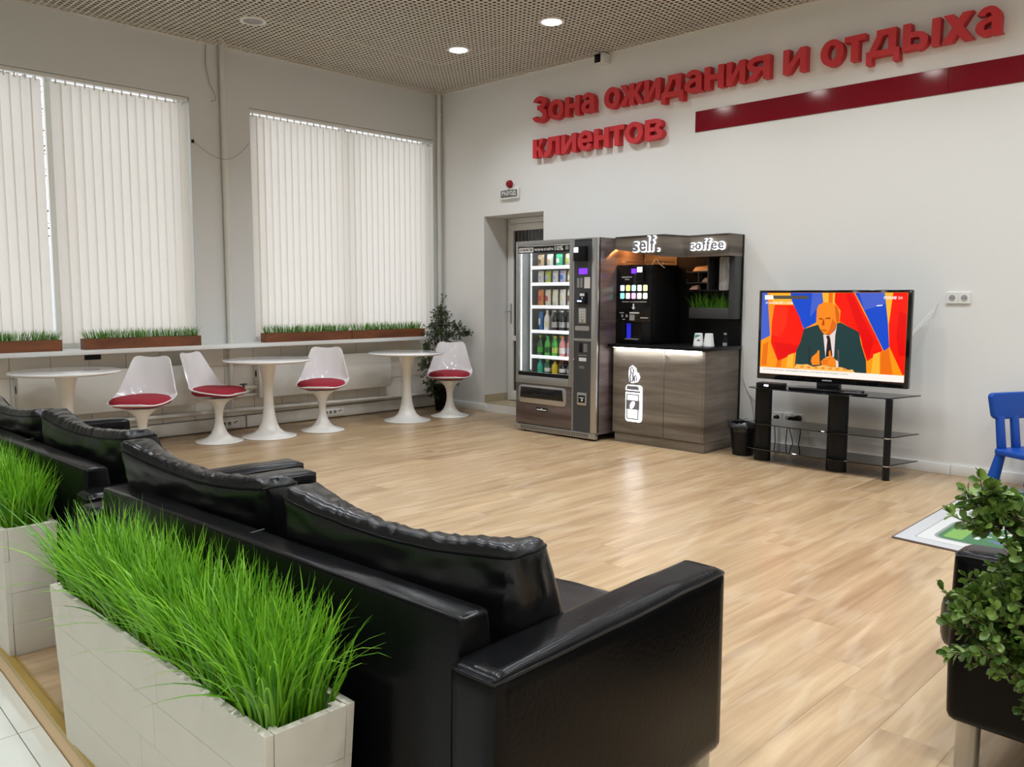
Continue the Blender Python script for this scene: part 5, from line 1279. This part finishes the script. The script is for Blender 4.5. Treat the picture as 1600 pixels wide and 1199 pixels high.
sp([(.021, .966), (.345, .966), (.345, .925), (.021, .925)], (.10, .085, .07)); sp([(.021, .972), (.083, .972), (.09, .918), (.022, .915)], (1, .95, .85))
sp([(.804, .855), (.845, .863), (.845, .852), (.811, .845)], (1, 1, 1))
LY[0] += 1
def st_(body, col, a, b, c_, d, off=.02):
    o = text_wall('lettering', body, sm(col), scr, SX0+(SX1-SX0)*a, SX0+(SX1-SX0)*b, SZ0+(SZ1-SZ0)*c_, SZ0+(SZ1-SZ0)*d, TY-.0006-.00004*LY[0], .0003, off); return o
st_('21 октября 2021 г. Сочи', (1, .93, .88), .030, .232, .858, .893, .03)
st_('РОССИЯ', (1, .95, .95), .852, .930, .925, .958, .04); st_('24', (1, .7, .65), .940, .967, .925, .955, .03)
st_('В Сочи проходит заседание клуба, участники обсуждают итоги', (.25, .22, .20), .028, .640, .040, .066, 0)
t = thing('set_top_box', 'small black set-top box with a white light, left on the stand top', 'set-top box', (4.52, -.47, .593))
mb = MB(); mb.box(4.43, -.52, .596, 4.64, -.415, .632); bx_ = obj('case', mb, m_black, t, bevel=.004)
mb = MB(); mb.box(4.50, -.5215, .606, 4.535, -.519, .620); obj('indicator', mb, emit('indicator_white', (.85, .85, 1), 3.5), bx_)
mb = MB(); mb.box(4.435, -.515, .5932, 4.635, -.42, .5965); obj('foot', mb, m_dark, t)
t = thing('remote_control', 'black remote control lying on the front of the stand top', 'remote control', (5.22, -.53, .593))
mb = MB(); mb.box(5.12, -.545, .5935, 5.31, -.500, .610); r_ = obj('case', mb, m_black, t, bevel=.006)
mb = MB()
for i in range(6):
    for j in range(2): mb.box(5.145+.022*i, -.532+.014*j, .6098, 5.157+.022*i, -.524+.014*j, .6118)
obj('button', mb, m_grey, r_)
t = thing('television_cable', 'thin white cable loop on the wall beside the right edge of the television', 'cable', (5.6, -.01, .9))
mb = MB(); mb.tube([(5.46, -.27, .98), (5.52, -.12, 1.12), (5.56, -.02, 1.21), (5.600, -.008, 1.275), (5.585, -.010, 1.235), (5.555, -.03, 1.17), (5.49, -.2, 1.03), (5.45, -.28, .95)], .0028, 6); obj('wire', mb, m_white, t)
t = thing('power_cable', 'thin pale cable on the wall between counter and television stand', 'cable', (4.2, -.01, .3))
mb = MB(); mb.tube([(4.02, -.01, .62), (4.08, -.012, .48), (4.20, -.012, .36), (4.30, -.014, .30)], .0028, 6); mb.tube([(4.04, -.01, .56), (4.12, -.012, .42), (4.16, -.012, .20)], .0026, 6); obj('wire', mb, m_grey, t)

# ================================================================ RUG AND CHILD'S CHAIR
m_rug = mat('pale_grey_rug_pile', (.42, .42, .42), .95, var=.05, var_scale=40, bump=(300, .4, .003))
t = thing('play_rug', 'pale play rug with green printed pictures, under the blue chair', 'rug', (6.9, -1.1, 0))
RA, RB = (6.062, -2.005), (6.030, -.17)     # two left corners
ex = Vector((.994, -.105, 0)).normalized(); RL, RW = 1.40, 1.84
def rp(u, v):   # u along ex, v along the long side; 0..1
    a = Vector((RA[0], RA[1], 0)).lerp(Vector((RB[0], RB[1], 0)), v); return a+ex*RL*u*(1) + Vector((0, .0, 0))
def rug_poly(name, uv, m_, z0, z1):
    mb = MB(); mb.prism_z([(rp(u, v).x, min(-.03, rp(u, v).y)) for u, v in uv], z0, z1); return obj(name, mb, m_, t)
pile = rug_poly('pile', [(0, 0), (1, 0), (1, 1), (0, 1)], m_rug, .0005, .0085)
mb = MB(); pts = [rp(0, 0), rp(1, 0), rp(1, 1), rp(0, 1), rp(0, 0)]; mb.tube([(p.x, min(-.03, p.y), .005) for p in pts], .0058, 6); obj('binding', mb, mat('brown_rug_binding', (.12, .09, .085), .9), t)
mg = [mat('rug_print_green', (.05, .14, .06), .95), mat('rug_print_lime', (.16, .30, .07), .95), mat('rug_print_grey', (.22, .22, .21), .95), mat('rug_print_cream', (.50, .46, .36), .95), mat('rug_print_brown', (.14, .07, .045), .95), mat('rug_print_white', (.50, .50, .48), .95), mat('rug_print_blue', (.10, .13, .22), .95)]
Z = [.0086]
def pr_(uv, k): Z[0] += .000015; return rug_poly('printed_patch', uv, mg[k], .0084, Z[0])
pr_(rrect(.06, .05, .97, .97, .01), 2); pr_(rrect(.064, .053, .966, .967, .01), 5)
def rect(u0, v0, u1, v1, k, r=.03): pr_(rrect(u0, v0, u1, v1, r), k)
rg = random.Random(8)
blocks = [(.12, .10, .46, .33), (.54, .10, .92, .30), (.12, .44, .40, .60), (.50, .40, .92, .58), (.12, .70, .50, .92), (.58, .68, .92, .92)]
for n_, (u0, v0, u1, v1) in enumerate(blocks):
    rect(u0-.012, v0-.010, u1+.012, v1+.010, 2, .04); rect(u0, v0, u1, v1, 0, .035)
    rect(u0+.02, v0+.02, u0+.09, v1-.02, 1, .01)
    for k in range(16):
        a, b = rg.uniform(u0+.11, u1-.06), rg.uniform(v0+.02, v1-.04); rect(a, b, a+rg.uniform(.015, .05), b+rg.uniform(.008, .03), rg.choice([3, 4, 5, 4, 5, 6]), .004)
for k in range(9): rect(.10+.09*k, .365, .14+.09*k, .373, 2, .003)
for k in range(9): rect(.10+.09*k, .635, .14+.09*k, .643, 2, .003)
rect(.43, .42, .47, .56, 3, .015); rect(.425, .08, .432, .34, 2, .003)
# chair
CC = Vector((6.340, -.338, 0)); AN = R(-28)      # facing direction of the seat, away from the wall and to the right
t = thing('child_chair', "blue plastic child's chair standing on the play rug", 'chair', (CC.x, CC.y, .0), AN-PI/2)
# local: y forward, x right
def rbox(x0, y0, z0, x1, y1, z1): return MB().box(x0, y0, z0, x1, y1, z1)
mb = MB(); mb.prism_z(rrect(-.185, -.16, .185, .17, .05, 6), .262, .302); obj('seat', mb, m_blue, t, w=False, bevel=.012, segs=3)
for sx_ in (-1, 1):
    for sy_ in (-1, 1):
        mb = MB(); mb.tube([(sx_*.145, sy_*.118, .27), (sx_*.165, sy_*.140, .13), (sx_*.182, sy_*.158, .0112)], [.030, .037, .044], 20); obj('leg', mb, m_blue, t, w=False)
for x in (-.125, 0, .125):
    mb = MB(); mb.hexa([(x-.029, -.150, .295), (x+.029, -.150, .295), (x+.029, -.115, .295), (x-.029, -.115, .295), (x-.029, -.178, .52), (x+.029, -.178, .52), (x+.029, -.148, .52), (x-.029, -.148, .52)]); obj('spindle', mb, m_blue, t, w=False, bevel=.008, segs=2)
mb = MB()
pts = rrect(-.180, .495, .180, .672, .035, 6); pts = [(x*(1+.14*(z-.495)/.177), z) for x, z in pts]
mb.prism_y(pts, -.148-.0, -.188)
mb.v = [(v[0], v[1]-.10*(v[2]-.50), v[2]) for v in mb.v]
obj('backrest', mb, m_blue, t, w=False, bevel=.010, segs=3)
